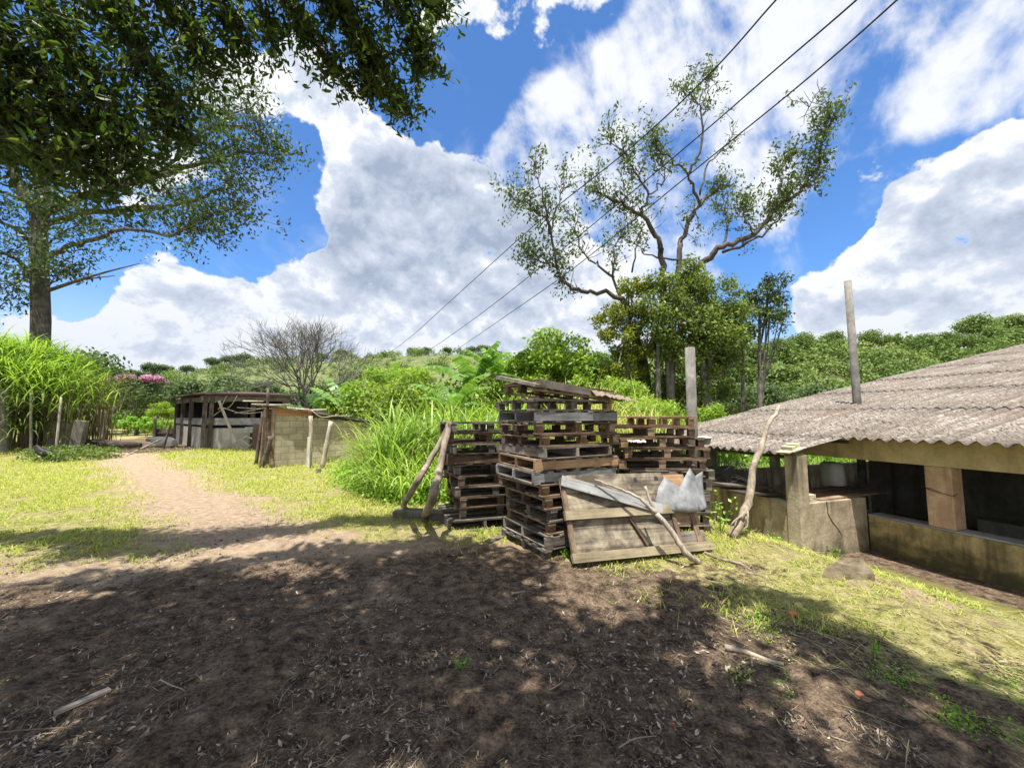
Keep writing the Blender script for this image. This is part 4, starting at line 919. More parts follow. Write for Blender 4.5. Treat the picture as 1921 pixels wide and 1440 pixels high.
def litter():
    rg = np.random.default_rng(611); n = 17000; y = 1.5*np.exp(rg.random(n)*math.log(7/1.5)); x = rg.uniform(-1.45, 1.45, n)*y; t, q = shed_tq(x, y)
    k = (t < 0) & (rg.random(n) < .45 + .6*ss(.4, .6, fbm(x*1.1, y*1.1, 3, 91))); x, y = x[k], y[k]; n = len(x)
    C = np.column_stack([x, y, gz(x, y)]); V, Fq = leaf_quads(C, .036, None, 0, .36, rg, 1.6)
    tag(make_mesh('leaf_litter', V, Fq, M['litter'], None, rg.random(n)**1.5), 'dry fallen leaves scattered over the dark soil', 'leaf litter', kind='stuff')
    # fine chips and stalks
    n = 60000; y = 1.5*np.exp(rg.random(n)*math.log(7.5/1.5)); x = rg.uniform(-1.45, 1.45, n)*y; t, q = shed_tq(x, y); k = (t < .1) & (rg.random(n) < .35 + .8*ss(.42, .62, fbm(x*.9+5, y*.9, 3, 92))); x, y = x[k], y[k]; n = len(x)
    V, Fq, ns = blades(np.column_stack([x, y, gz(x, y)-.004]), rg.uniform(0, 6.28, n), rg.uniform(.01, 1, n)**2.2*.09+.012, rg.uniform(.0018, .0045, n), rg.uniform(1.1, 1.6, n), rg.uniform(1.4, 1.9, n), 2, rg)
    tag(make_mesh('ground_debris', V, Fq, M['litter'], None, np.repeat(rg.random(n)**1.3, ns)), 'fine stalks and wood chips strewn over the soil', 'debris', kind='stuff')
    # straw lying along the bank
    n = 11000; y = rg.uniform(1.6, 6.4, n); x = rg.uniform(.6, 5.4, n); t, q = shed_tq(x, y); k = (t < .15) & (rg.random(n) < ss(-4.2, -2.2, t + .9*(fbm(x, y, 3, 93)-.5))); x, y = x[k], y[k]; n = len(x)
    hd = math.atan2(mB[1], mB[0]) + rg.normal(0, .55, n) + math.pi*(rg.random(n) < .5)
    V, Fq, ns = blades(np.column_stack([x, y, gz(x, y)-.003]), hd, rg.uniform(.05, 1, n)**1.5*.36+.05, rg.uniform(.0025, .006, n), rg.uniform(1.25, 1.55, n), rg.uniform(1.5, 1.8, n), 4, rg)
    tag(make_mesh('straw_litter', V, Fq, M['straw'], None, np.repeat(rg.random(n), ns)), 'cut yellow stalks lying along the bank beside the long shed', 'straw', kind='stuff')
    # clods
    n = 9000; y = 1.5*np.exp(rg.random(n)*math.log(5.2/1.5)); x = rg.uniform(-1.4, 1.2, n)*y; s = rg.uniform(.004, .016, n)*(rg.random(n)**1.5+.5)
    base = np.array([(1,0,0),(-.6,.8,0),(-.5,-.9,.1),(.1,.05,.8),(.0,0,-.6)]); fc = np.array([(0,1,3),(1,2,3),(2,0,3),(1,0,4),(2,1,4),(0,2,4)])
    V = base[None] * s[:, None, None] * rg.uniform(.6, 1.3, (n, 5, 3)) + np.column_stack([x, y, gz(x, y)-.004])[:, None]; Fq = (fc[None] + (np.arange(n)*5)[:, None, None]).reshape(-1, 3)
    tag(make_mesh('soil_clods', V, Fq, M['clod'], None, np.repeat(rg.random(n), 6)), 'small crumbs of dark soil over the foreground', 'soil clods', kind='stuff')
M['clod'] = simple('clod_soil', (.12, .088, .065), .95, .5, 3)
litter()
def twig(label, pl, r, mat='dead', name='twig', cat='twig', z=.012, n=6):
    P = [gnd(u, v) for u, v in pl]; b = P[0].copy(); P = cr(P, 3); mb = MB()
    for i, p in enumerate(P): p[2] = float(terrain(p[0], p[1])) + r + z
    mb.tube([p-b for p in P], np.linspace(r, r*.55, len(P)), n, None, wob=.12); o = mb.build(name, M[mat]); o.location = tuple(b); tag(o, label, cat); return o
TW = [('short grey twig left of the tan soil patch', [(120,1330),(170,1305),(200,1290)]), ('thin twig pointing at the camera in the lower centre', [(522,1330),(530,1310),(546,1290)]),
 ('forked pale twig on the dark soil at lower centre', [(527,1320),(535,1285),(560,1270)]), ('curved root piece at lower left centre', [(300,1280),(320,1290),(345,1300),(350,1315)]),
 ('long thin stalk at the bottom centre right', [(1400,1415),(1460,1425),(1530,1440)]), ('pale curved stick at the bottom, right of centre', [(1160,1410),(1190,1392),(1232,1386)]),
 ('stick lying across the lower right shade', [(1560,1388),(1600,1402),(1660,1430)]), ('short stick standing out at lower right', [(1660,1440),(1672,1408)]),
 ('brown stick below the sunny patch in front of the leaning pallet', [(1122,1115),(1160,1108),(1200,1099)]), ('dark twig in the sunny patch by the path', [(190,1060),(230,1045),(262,1040)]),
 ('long dark twig at the left shadow edge', [(0,1120),(40,1098),(100,1085)]), ('thin stalk across the left shade', [(10,1240),(40,1215),(70,1200)]),
 ('bent pale twig in the bottom left', [(0,1380),(60,1375),(150,1368)]), ('small white stick by the left stone', [(170,1300),(195,1290),(210,1300)]),
 ('fine twig near the red leaf at bottom centre', [(735,1365),(760,1345),(790,1330)]), ('short stick at the bottom edge left of centre', [(480,1440),(483,1416)]),
 ('dark chip of wood at the bottom edge', [(262,1428),(300,1420)]), ('pale stalk crossing right of the grass tuft', [(1030,1300),(1060,1280),(1080,1250)])]
for lb, pl in TW: twig(lb, pl, .0042, 'twig')
twig('thick half buried branch in the lower right shade', [(1360,1218),(1400,1228),(1440,1243),(1470,1250)], .02, 'twig', 'fallen_branch', 'branch', -.005, 8)
twig('pale broken cane lying by the foot of the leaning pallet', [(1310,1035),(1345,1050),(1390,1062),(1410,1075)], .022, 'log', 'fallen_cane', 'cane', 0, 8)
twig('second pale broken cane on the bank, right of the first', [(1400,1078),(1425,1085),(1450,1100)], .02, 'log', 'fallen_cane', 'cane', 0, 8)
twig('grey rail end lying in the grass right of centre', [(960,1119),(985,1115)], .014, 'dead', 'wood_scrap', 'wood scrap')
def plank_on(label, a, b_, wd, th, mat, name='plank', cat='plank', lift=.0):
    A, B = gnd(*a), gnd(*b_); c = (A+B)/2; d = B-A; mb = MB(); mb.box((0, 0, 0), (float(np.linalg.norm(d)), wd, th), jit=.004); o = mb.build(name, M[mat], bevel=.003)
    o.location = (c[0], c[1], c[2]+th/2+lift); o.rotation_euler = (0, -math.asin(d[2]/np.linalg.norm(d)), math.atan2(d[1], d[0])); tag(o, label, cat); return o
plank_on('narrow grey wood slat lying at the lower left', (100,1348), (205,1302), .035, .016, 'w_grey_x', lift=.02)
plank_on('short slat beside the longer one at the lower left', (195,1345), (215,1333), .02, .01, 'w_grey_x', lift=.015)
plank_on('small board lying left of the middle stack base', (915,1020), (948,1007), .1, .02, 'w_grey_x', lift=.02)
def rock(name, label, cat, pos, s, mat, seed, flat=.5, box=0):
    rg = np.random.default_rng(seed); bm_v = []; n = 10; m = 16; 
    for i in range(n+1):
        for j in range(m):
            th = math.pi*i/n; ph = 2*math.pi*j/m; d = np.array([math.sin(th)*math.cos(ph), math.sin(th)*math.sin(ph), math.cos(th)])
            if box: d = d/ (np.sum(np.abs(d)**box)**(1/box))
            k = 1 + .35*(float(fbm(d[0]*1.6+seed, d[1]*1.6+d[2]*1.3, 3, seed))-.5) + .10*(float(fbm(d[0]*5+seed, d[1]*5+d[2]*4, 2, seed+3))-.5)
            bm_v.append(d*k*np.array(s))
    fs = [(i*m+j, i*m+(j+1) % m, (i+1)*m+(j+1) % m, (i+1)*m+j) for i in range(n) for j in range(m)]
    o = make_mesh(name, np.array(bm_v), np.array(fs), M[mat], smooth=True); o.location = tuple(float(c) for c in pos); tag(o, label, cat); return o
g_ = gnd(192, 1243); rock('stone', 'small pale flat stone in the left foreground', 'stone', g_, (.085, .05, .022), 'stone', 1)
g_ = gnd(185, 1215); rock('stone', 'half buried flat stone just behind the pale one', 'stone', g_, (.07, .04, .012), 'stone', 2)
def wedge():
    kk = gnd(1590, 1092)[1]/4.72; AT = lambda u, v, Y: at(u, v, Y*kk)
    b = AT(1590, 1084, 4.75); b[2] = float(terrain(b[0], b[1])) - .05
    bot = [AT(1530,1083,4.72), AT(1648,1104,4.55), AT(1660,1085,5.0), AT(1560,1060,5.3)]; top = [AT(1548,1064,4.82), AT(1640,1078,4.68), AT(1618,1048,4.95), AT(1578,1044,5.15)]
    bm = bmesh.new(); P = [p - b - np.array([0, 0, .12]) for p in bot] + [p - b for p in top]; vs = [bm.verts.new(tuple(p)) for p in P]
    for f in [(3,2,1,0),(4,5,6,7),(0,1,5,4),(1,2,6,5),(2,3,7,6),(3,0,4,7)]: bm.faces.new([vs[k] for k in f])
    bmesh.ops.subdivide_edges(bm, edges=bm.edges[:], cuts=9, use_grid_fill=True); bm.normal_update()
    for v in bm.verts:
        p = v.co; v.co = p + v.normal*.045*(float(fbm(p.x*5+p.z*4, p.y*5+p.z*3, 4, 8))-.5)
    me = bpy.data.meshes.new('boulder'); bm.to_mesh(me); bm.free(); me.materials.append(M['stone']); o = bpy.data.objects.new('boulder', me); COL.objects.link(o); o.location = tuple(b); tag(o, 'broken wedge of cement lying on the bank beside the shed', 'boulder')
wedge()
g_ = gnd(1486, 1154); o = rock('brick_fragment', 'orange brick fragment in the right foreground grass', 'brick fragment', g_ + [0, 0, .015], (.045, .028, .02), 'terracotta', 3, box=4); o.rotation_euler = (.2, .1, .4)
g_ = gnd(1611, 1307); o = rock('brick_fragment', 'small red brick fragment in the lower right shade', 'brick fragment', g_ + [0, 0, .012], (.022, .02, .016), 'terracotta', 4, box=4)
def one_leaf(label, u, v, s, mat, rz):
    g_ = gnd(u, v); mb = MB(); pr = [(-.5, 0), (-.2, .2), (.15, .22), (.5, 0), (.15, -.2), (-.2, -.2)]; mb.add([(x*s, y*s, .012*math.cos(x*3)) for x, y in pr] + [(0, 0, .0)], [(0, 6, 1), (1, 6, 2), (2, 6, 3), (3, 6, 4), (4, 6, 5), (5, 6, 0)], .7)
    o = mb.build('fallen_leaf', mat); o.location = (g_[0], g_[1], g_[2]+.02); o.rotation_euler = (.15, .1, rz); tag(o, label, 'leaf')
one_leaf('large pinkish brown leaf at the bottom centre', 648, 1393, .055, M['litter'], .9)
one_leaf('reddish curled leaf on dark soil left of bottom centre', 762, 1326, .04, M['terracotta'], 2)
one_leaf('yellow leaf lying on dark soil right of bottom centre', 1307, 1333, .04, M['leaf_yel'], 1.4)
one_leaf('small yellow green leaf near the bottom, right of centre', 1343, 1386, .03, M['leaf_yel'], .5)
one_leaf('small pink leaf near the bottom, right of centre', 1263, 1368, .03, M['terracotta'], 2.6)
# small single weeds
def sprig(label, pos, h, n, ls, seed, mat='weed', name='weed_plant'):
    rg = np.random.default_rng(seed); pos = np.array(pos, float); root = thing(name, label, 'weed', pos); mb = MB(); C = []
    for k in range(max(1, n//8)):
        e = np.array([rg.normal(0, .25*h), rg.normal(0, .25*h), h*rg.uniform(.6, 1.05)]); mb.tube([(0, 0, -.02), tuple(e*.5+[0, 0, .05*h]), tuple(e)], [.004, .003, .002], 4, .5)
        for _ in range(8): f = rg.uniform(.25, 1.05); C.append(e*f + rg.normal(0, ls*.5, 3))
    mb.build('stem', M['weed'], root); V, Fq = leaf_quads(np.array(C), ls, None, 0, .5, rg, 1.0); make_mesh('leaves', V, Fq, M[mat], root, rg.random(len(C))); return root

# ------------------------------------------------------------------ pallets
def pallet(kind, wood, label, group, Lx=1.2, Ly=1.0, H=.138):
    root = thing('wooden_pallet', label, 'pallet', group=group); wx, wy = M['w_%s_x' % wood], M['w_%s_y' % wood]; td = .018
    hl = H - 2*td - .004
    if kind == 'S':      # three long stringers, boards across
        mb = MB(); k = 7
        for i in range(k): mb.box((-Lx/2+.05+i*(Lx-.1)/(k-1), 0, H-td/2-.001), (.088+random.uniform(-.01, .012), Ly+random.uniform(-.02, .015), td), jit=.003)
        mb.build('top_deck', wy, root)
        mb = MB(); k = 5
        for i in range(k): mb.box((-Lx/2+.05+i*(Lx-.1)/(k-1), 0, td/2+.001), (.088, Ly+random.uniform(-.02, .01), td), jit=.003)
        mb.build('bottom_deck', wy, root)
        for y in (-Ly/2+.02, random.uniform(-.03, .03), Ly/2-.02):
            mb = MB(); mb.box((0, y, H/2), (Lx+random.uniform(-.01, .01), .038, hl), jit=.002); mb.build('stringer', wx, root)
    else:
        mb = MB(); k = 6
        for i in range(k): mb.box((0, -Ly/2+.05+i*(Ly-.1)/(k-1), H-td/2-.001), (Lx+random.uniform(-.02, .02), .1+random.uniform(-.015, .015), td), jit=.003)
        for x in (-Lx/2+.05, 0, Lx/2-.05): mb.box((x, 0, H-td*1.5-.003), (.095, Ly, td*.85), jit=.001)
        mb.build('top_deck', wx, root)
        mb = MB()
        for y in (-Ly/2+.05, 0, Ly/2-.05): mb.box((0, y, td/2+.001), (Lx+random.uniform(-.02, .01), .095, td), jit=.003)
        mb.build('bottom_deck', wx, root)
        bz0, bz1 = td+.003, H-td*2-.005
        for x in (-Lx/2+.055, 0, Lx/2-.055):
            for y in (-Ly/2+.055, 0, Ly/2-.055):
                mb = MB(); mb.box((x+random.uniform(-.012, .012), y+random.uniform(-.01, .01), (bz0+bz1)/2), (.09+random.uniform(-.01, .01), .085, bz1-bz0), jit=.003); mb.build('block', M['w_orange_x' if wood == 'orange' or random.random() < .2 else 'w_%s_x' % wood], root)
    return root
protos = {}
def place_pallet(kind, wood, label, group, corner, fdir, z, rz=0, swap=False, off=(0, 0), tilt=(0, 0), H=.138, var=0, Lx=1.2, Ly=1.0):
    key = (kind, wood, H, Lx, Ly, var)
    if key not in protos: o = pallet(kind, wood, label, group, Lx, Ly, H); protos[key] = o
    else: o = dup(protos[key], label, group=group)
    f = np.array([math.cos(fdir), math.sin(fdir)]); l_ = np.array([-f[1], f[0]]); dx, dy = (Ly, Lx) if swap else (Lx, Ly)
    c = np.array(corner) + f*(dx/2+off[0]) + l_*(dy/2+off[1]); o.location = (float(c[0]), float(c[1]), z)
    o.rotation_euler = (tilt[0], tilt[1], fdir + rz + (math.pi/2 if swap else 0)); return o
FD = math.atan2(.5, .866); A0 = (.36, 4.45)
ordn = ['lowest', 'second', 'third', 'fourth', 'fifth', 'sixth', 'seventh', 'eighth', 'ninth', 'tenth', 'eleventh', 'twelfth', 'thirteenth']
Lm = [ # kind, wood, rz, swap, offx, offy, descr
 ('B','grey',.00,0,.00,.00,'dark grey'), ('S','grey',.0,0,.02,.0,'dark grey'), ('B','brown',-.02,0,.07,.0,'brown'), ('B','grey',.02,0,.08,.02,'grey'), ('B','brown',-.03,0,.03,-.01,'brown'),
 ('B','brown',.03,0,-.03,.04,'rusty brown'), ('S','grey',-.05,0,-.07,.05,'silvery grey'), ('S','brown',-.06,0,-.04,.04,'orange brown sided'), ('S','grey',-.02,1,.02,.0,'notched grey'),
 ('B','brown',.0,0,.0,.03,'brown'), ('B','brown',-.04,0,-.03,.06,'brown'), ('S','grey',-.06,0,-.03,.05,'pale grey sided'), ('B','grey',-.08,0,-.07,.06,'grey')]
z = .0
for i, (k, wd, rz, sw, ox, oy, ds) in enumerate(Lm):
    o = place_pallet(k, wd, '%s wooden pallet, %s from the bottom of the tall middle stack' % (ds, ordn[i]) if i else 'dark grey wooden pallet at the very bottom of the tall middle stack', 'pallets in the tall middle stack', A0, FD, z, rz, sw, (ox, oy), var=(1 if i == 7 else 2 if i in (6, 11) else 0)); z += .1385
ZM = z
# coloured side boards of three pallets are the near stringers
for o in bpy.data.objects:
    if o.parent and o.name.startswith('stringer') and o.parent.get('label', '').startswith('orange brown'): 
        o.data = o.data.copy(); o.data.materials[0] = M['w_orange_x']
    if o.parent and o.name.startswith('stringer') and o.parent.get('label', '').startswith(('silvery', 'pale grey')):
        o.data = o.data.copy(); o.data.materials[0] = M['w_pale_x']
f_ = np.array([math.cos(FD), math.sin(FD)]); l_ = np.array([-f_[1], f_[0]])
# tilted top pallet and the long boards on it
tp = place_pallet('B', 'brown', 'tilted half collapsed pallet lying on top of the tall middle stack', 'pallets in the tall middle stack', A0, FD, ZM+.005, -.05, 0, (-.03, .05), (0, .09), H=.13, var=5, Lx=1.1, Ly=.9)
tp.location.z += .035
mb = MB(); mb.box((0, 0, 0), (1.28, .035, .085), jit=.006); o = mb.build('long_board', M['w_grey_x'], bevel=.003)
pa, pb = at(1000,716,4.42), at(1175,748,5.12); c = (pa+pb)/2; d = pb-pa; o.location = tuple(c+[0,0,.0]); o.rotation_euler = (0, -math.asin(d[2]/np.linalg.norm(d)), math.atan2(d[1], d[0])); tag(o, 'thick grey board sloping across the front edge on top of the middle stack', 'board')
mb = MB(); mb.box((0, 0, 0), (1.05, .09, .04), jit=.006); o = mb.build('long_board', M['w_grey_x'], bevel=.003)
pa, pb = at(940,708,5.3), at(1005,722,4.5); c = (pa+pb)/2; d = pb-pa; o.location = tuple(c); o.rotation_euler = (0, -math.asin(d[2]/np.linalg.norm(d)), math.atan2(d[1], d[0])); tag(o, 'grey board sticking out to the upper left on top of the middle stack', 'board')
# torn burlap and a crumpled bag
M['burlap'] = simple('torn_burlap', (.30, .23, .16), .95, .5, 10)
def crumple(name, label, cat, c, lx_, ly_, mat, amp, seed, rz, slope=0, droop=.06):
    n1, n2 = 26, 14; vs = []
    for i in range(n1):
        for j in range(n2):
            a, b_ = i/(n1-1)-.5, j/(n2-1)-.5; x = a*lx_*(1+.15*(float(fbm(j*.4+seed, 1, 2, seed))-.5)*2); y = b_*ly_*(1+.5*(float(fbm(i*.3, seed, 2, seed))-.5)*2)
            z = amp*(float(fbm(a*7+seed, b_*5, 3, seed))-.4)*2 + amp*.8*abs(math.sin(a*23+math.sin(b_*9)*2)) + slope*a*lx_ - droop*max(0, -b_-.25)*4
            vs.append((x, y, z))
    fs = [(i*n2+j, (i+1)*n2+j, (i+1)*n2+j+1, i*n2+j+1) for i in range(n1-1) for j in range(n2-1)]
    o = make_mesh(name, np.array(vs), np.array(fs), M[mat], smooth=True); o.location = tuple(c); o.rotation_euler = (0, 0, rz); sf = o.modifiers.new('t', 'SOLIDIFY'); sf.thickness = .005; tag(o, label, cat)
crumple('burlap_rag', 'torn tan burlap draped over the right end of the tall middle stack', 'cloth', at(1142,744,5.0), .62, .3, 'burlap', .028, 3, FD, -.14, .05)
crumple('plastic_bag', 'crumpled white plastic bag on the back right pallet stack', 'bag', at(1195,829,5.42), .22, .12, 'sack', .02, 4, .1, 0, .01)
# left stack
FL = math.atan2(.30, .954); AL = (-.76, 5.6)
Ll = [('S','grey',0,1,-.12,0,'dark grey'),('B','grey',.0,0,.05,.1,'dark grey'),('B','brown',.03,0,.03,.05,'dark brown'),('B','grey',-.04,0,-.02,.03,'dark grey'),('B','brown',.1,0,-.03,.08,'dark brown'),('B','grey',.06,0,-.07,.1,'grey'),
      ('S','brown',-.02,0,-.14,.02,'brown sided'),('B','grey',0,0,-.11,.0,'grey'),('B','brown',-.02,0,-.13,.02,'reddish brown'),('B','grey',.02,0,-.13,.0,'dark grey')]
z = 0.0
for i, (k, wd, rz, sw, ox, oy, ds) in enumerate(Ll):
    nm_ = 'at the very bottom' if i == 0 else ('topmost' if i == 9 else ordn[i]+' from the bottom')
    place_pallet(k, wd, '%s wooden pallet, %s of the left stack beside the propped logs' % (ds, nm_), 'pallets in the left stack', AL, FL, z, rz, sw, (ox, oy), H=.150, var=7); z += .151
# back right stack
FR = math.atan2(.02, 1); AR = (1.50, 5.5)
Lr = [('B','grey',0,'grey',.02),('B','brown',.02,'brown',.0),('B','grey',0,'grey',.04),('S','grey',-.02,'grey',.03),('B','grey',.03,'grey',.06),('B','grey',.03,'grey',.10),('B','brown',-.05,'reddish brown',0),('B','brown',.0,'brown',.05),('B','brown',.04,'dark brown',-.03),('B','brown',-.1,'brown',-.12),('B','orange',.02,'light orange brown',-.14)]
z = -.03
for i, (k, wd, rz, ds, ox) in enumerate(Lr):
    nm_ = 'lowest' if i == 0 else ('topmost' if i == 10 else ordn[i]+' from the bottom')
    place_pallet(k, wd, '%s wooden pallet, %s of the back right stack' % (ds, nm_), 'pallets in the back right stack', AR, FR, z, rz, 0, (ox, 0), H=.147, var=9); z += .148

# ------------------------------------------------------------------ leaning panel, sheet, branches
pbl, pbr, ptl, ptr = at(1072,1056,4.24), at(1335,1030,4.75), at(1056,905,4.62), at(1300,893,5.2)
pbl[2] = max(pbl[2], -.01)
O_ = pbl; ex = unit(pbr-pbl); lx = float(np.linalg.norm(pbr-pbl)); ey = ptl-pbl; ly = float(np.linalg.norm(ey)); ey = unit(ey - ex*np.dot(ey, ex)); ez = np.cross(ex, ey)
Rm = Matrix(((ex[0], ey[0], ez[0]), (ex[1], ey[1], ez[1]), (ex[2], ey[2], ez[2])))
lp = thing('leaning_pallet', 'wide weathered pallet with plywood face leaning on the stacks', 'pallet', O_); lp.rotation_euler = Rm.to_euler()
# local x along bottom edge, y up the slope, z away from the stack (towards the viewer: ez)
sg = 1 if ez[1] < 0 else -1
def lbox(name, x0, x1, y0, y1, z0, z1, mat, bev=.003, rot=None, tint=None):
    mb = MB(); mb.box(((x0+x1)/2, (y0+y1)/2, sg*(z0+z1)/2), (x1-x0, y1-y0, abs(z1-z0)), tint=tint, jit=.003); return mb.build(name, M[mat], lp, bevel=bev)
lbox('plywood_panel', .02, 1.42, .02, .93, -.012, .006, 'ply', tint=.38); lbox('back_board', 1.425, lx-.03, .30, .45, -.012, .006, 'w_brown_x', tint=.8); lbox('back_board', 1.425, lx-.05, .525, .90, -.012, .006, 'w_orange_x', tint=.45); lbox('back_board', 1.425, lx-.03, .03, .22, -.012, .006, 'w_grey_x')
lbox('batten', 0, lx, -.01, .085, .008, .06, 'w_batten', tint=.6); lbox('batten', .0, lx-.06, .42, .52, .008, .065, 'w_batten', tint=.6); lbox('batten', .35, lx-.1, .87, .93, -.05, -.014, 'w_brown_x')
lbox('cross_brace', lx-.16, lx-.09, .09, .42, -.03, .02, 'w_brown_y', tint=.5); lbox('cross_brace', 1.36, 1.42, .09, .42, .008, .03, 'w_brown_y', tint=.4); lbox('cross_brace', .02, .075, .085, .90, .008, .026, 'w_brown_y', tint=.35)
mb = MB(); mb.box((0, 0, 0), (.36, .03, .025), tint=.15); o = mb.build('loose_slat', M['w_brown_x'], lp); o.location = (.86, .27, sg*.03); o.rotation_euler = (0, 0, -1.15)
mb = MB()
for (hx, hy) in ((1.02, .85), (1.32, .86)):
    vs = [(hx+.028*math.cos(a), hy+.028*math.sin(a), sg*.0085) for a in np.linspace(0, 2*math.pi, 14, endpoint=False)]; mb.add(vs, [tuple(range(14)) if sg > 0 else tuple(range(13, -1, -1))], 0)
mb.build('bolt_hole', M['dark_in'], lp)
def l2w(x, y, z): return O_ + ex*x + ey*y + ez*sg*z
# diagonal plank across it
pa, pb = l2w(.03, .86, .05), l2w(1.22, .47, .085); mb = MB(); L_ = float(np.linalg.norm(pb-pa)); mb.box((0, 0, 0), (L_, .12, .022), tint=.7, jit=.004)
o = mb.build('loose_plank', M['w_pale_x'], bevel=.003); o.location = tuple((pa+pb)/2); dx_ = unit(pb-pa); nz_ = unit(ez*sg - dx_*np.dot(ez*sg, dx_)); dy_ = np.cross(nz_, dx_)
o.rotation_euler = Matrix(((dx_[0], dy_[0], nz_[0]), (dx_[1], dy_[1], nz_[1]), (dx_[2], dy_[2], nz_[2]))).to_euler(); tag(o, 'silvery grey plank lying diagonally across the leaning pallet', 'plank')
# torn metal sheet: outline traced, curved, real thickness
out = [(1236,915),(1247,894),(1256,903),(1272,912),(1292,877),(1304,893),(1320,884),(1322,910),(1326,935),(1330,955),(1310,957),(1270,958),(1238,961),(1233,940)]
def on_panel(u, v, off):
    d = ray(u, v); nn = ez*sg; p0_ = O_ + nn*off; s_ = np.dot(p0_ - np.array([0, 0, EYE]), nn)/np.dot(d, nn); return np.array([0, 0, EYE]) + d*s_
P0 = [on_panel(u, v, .07) for u, v in out]
import bmesh
def sheet(name, pts, mat, thick, curve, label, cat):
    bm = bmesh.new(); c = np.mean(pts, 0); vs = [bm.verts.new(tuple(p-c)) for p in pts]; f = bm.faces.new(vs); bmesh.ops.triangulate(bm, faces=[f]); bmesh.ops.subdivide_edges(bm, edges=bm.edges[:], cuts=3, use_grid_fill=True)
    for v in bm.verts: v.co.y += curve(v.co)
    for fc in bm.faces: fc.smooth = True
    me = bpy.data.meshes.new(name); bm.to_mesh(me); bm.free(); me.materials.append(M[mat]); o = bpy.data.objects.new(name, me); COL.objects.link(o); o.location = tuple(c)
    s = o.modifiers.new('t', 'SOLIDIFY'); s.thickness = thick; tag(o, label, cat); return o
sheet('metal_sheet', P0, 'metal', .005, lambda p: -.05*math.cos(p.x*8) + .02*math.sin(p.z*9 + p.x*7), 'torn curved grey sheet of metal resting on the leaning pallet', 'metal sheet')
def branch(name, label, paths, mat='dead', cat='branch', n=8, wob=.1):
    b = np.array(paths[0][0][0]); mb = MB()
    for pts, r0, r1 in paths: 
        p = cr(pts, 5); p = [q + np.random.default_rng(int(abs(q[0]*1e4))).normal(0, r0*.12, 3) for q in p]; mb.tube([q-b for q in p], np.linspace(r0, r1, len(p)), n, .5, wob=wob)
    o = mb.build(name, M[mat]); o.location = tuple(b); tag(o, label, cat); return o
G1 = gnd(1312, 1058); G1[2] += .02
fk = l2w(.98, .55, .14)
a1_ = at(1232,962,4.42); branch('forked_branch', 'forked dead branch leaning against the front of the leaning pallet',
 [([G1, at(1290,1040,4.30), at(1262,1000,4.36), a1_], .032, .028), ([a1_, at(1200,935,4.5), at(1165,918,4.56), at(1115,898,4.62)], .024, .008), ([a1_, at(1222,945,4.45), at(1210,912,4.5)], .02, .014), ([at(1232,962,4.42), at(1200,945,4.5), at(1180,938,4.55)], .01, .005)])
# two propped logs
g1 = gnd(757, 952); branch('propped_log', 'grey log propped against the left pallet stack, behind the other log', [([g1+[0, 0, .03], at(775,915,5.35), at(805,868,5.45), at(842,800,5.6)], .05, .034)], 'log', 'log', 10, .08)
g2 = gnd(796, 972); branch('propped_log', 'thick barked log with knot propped on the left pallet stack, nearest', [([g2+[0, 0, .03], at(811,935,5.0), at(824,885,5.2), at(836,830,5.4), at(843,790,5.55)], .06, .035), ([at(812,937,5.0), at(822,925,4.98), at(829,905,5.02)], .028, .006)], 'log', 'log', 10, .12)
g3 = gnd(1372, 1010); branch('bent_log', 'bent pale log leaning from the bank onto the shed roof',
 [([g3+[0, 0, .02], at(1392,975,5.35), at(1408,925,5.5), at(1412,880,5.6), at(1427,840,5.75), at(1440,800,5.95), at(1462,762,6.3)], .062, .026), ([at(1392,975,5.3), at(1402,960,5.25), at(1402,985,5.2), at(1395,992,5.2)], .018, .005), ([at(1395,965,5.35), at(1380,975,5.25), at(1370,985,5.2)], .018, .006)], 'log', 'log', 10, .12)
# stone trough rim behind the logs
mb = MB(); tt = at(795, 925, 6.0); mb.box((0, 0, -.08), (1.0, .3, .16), jit=.02); o = mb.build('stone_slab', M['post_dark'], bevel=.02); o.location = (-1.35, 6.35, .12); o.rotation_euler = (0, 0, -.05); tag(o, 'low weathered concrete slab in the weeds behind the propped logs', 'slab')

# ------------------------------------------------------------------ the long shed
shed = thing('long_shed', 'long low shed with a grey corrugated roof and plastered openings at the right', 'shed', SP(0, 0, 0)); sb = np.array(shed.location)
def sbox(mb, t0, t1, q0, q1, z0, z1, tint=.5):
    P = lambda t, q, z: np.array(SP(t, q, z)) - sb
    mb.hexa([P(t0, q0, z0), P(t1, q0, z0), P(t1, q1, z0), P(t0, q1, z0)][::-1], [P(t0, q0, z1), P(t1, q0, z1), P(t1, q1, z1), P(t0, q1, z1)][::-1], tint); return mb
ZT, ZS, ZB, ZR, SL, TL, TE, QV, TM = .2, -.07, .84, .99, .184, -.17, 1.08, -4.14, 1.62
def sb1(name, mat, *a, bev=.012): o = sbox(MB(), *a).build(name, M[mat], shed, bevel=bev); return o
sb1('wing_wall', 'plaster_grey', .225, TM, -.15, -.01, -1.1, ZT)
sb1('side_wall', 'plaster_grey', .01, .15, -4.0, -.225, -1.1, ZT)
sb1('back_wall', 'plaster_grey', .15, 9.6, -4.14, -4.0, -1.1, ZT-.1)
sb1('corner_pillar', 'plaster_grey', -.01, .22, -.22, 0, -1.1, .97)
sb1('rear_pillar', 'plaster_grey', 0, .2, -2.35, -2.15, ZT+.002, .97)
sb1('rear_pillar', 'plaster_grey', 2.2, 2.4, -4.10, -3.9, ZT-.098, 1.3); 
sb1('rear_pillar', 'plaster_grey', 4.6, 4.8, -4.10, -3.9, ZT-.098, 1.75)
sb1('sill_wall', 'plaster_mossy', TM+.003, TM+.16, .0, 9, -1.1, ZS-.03)
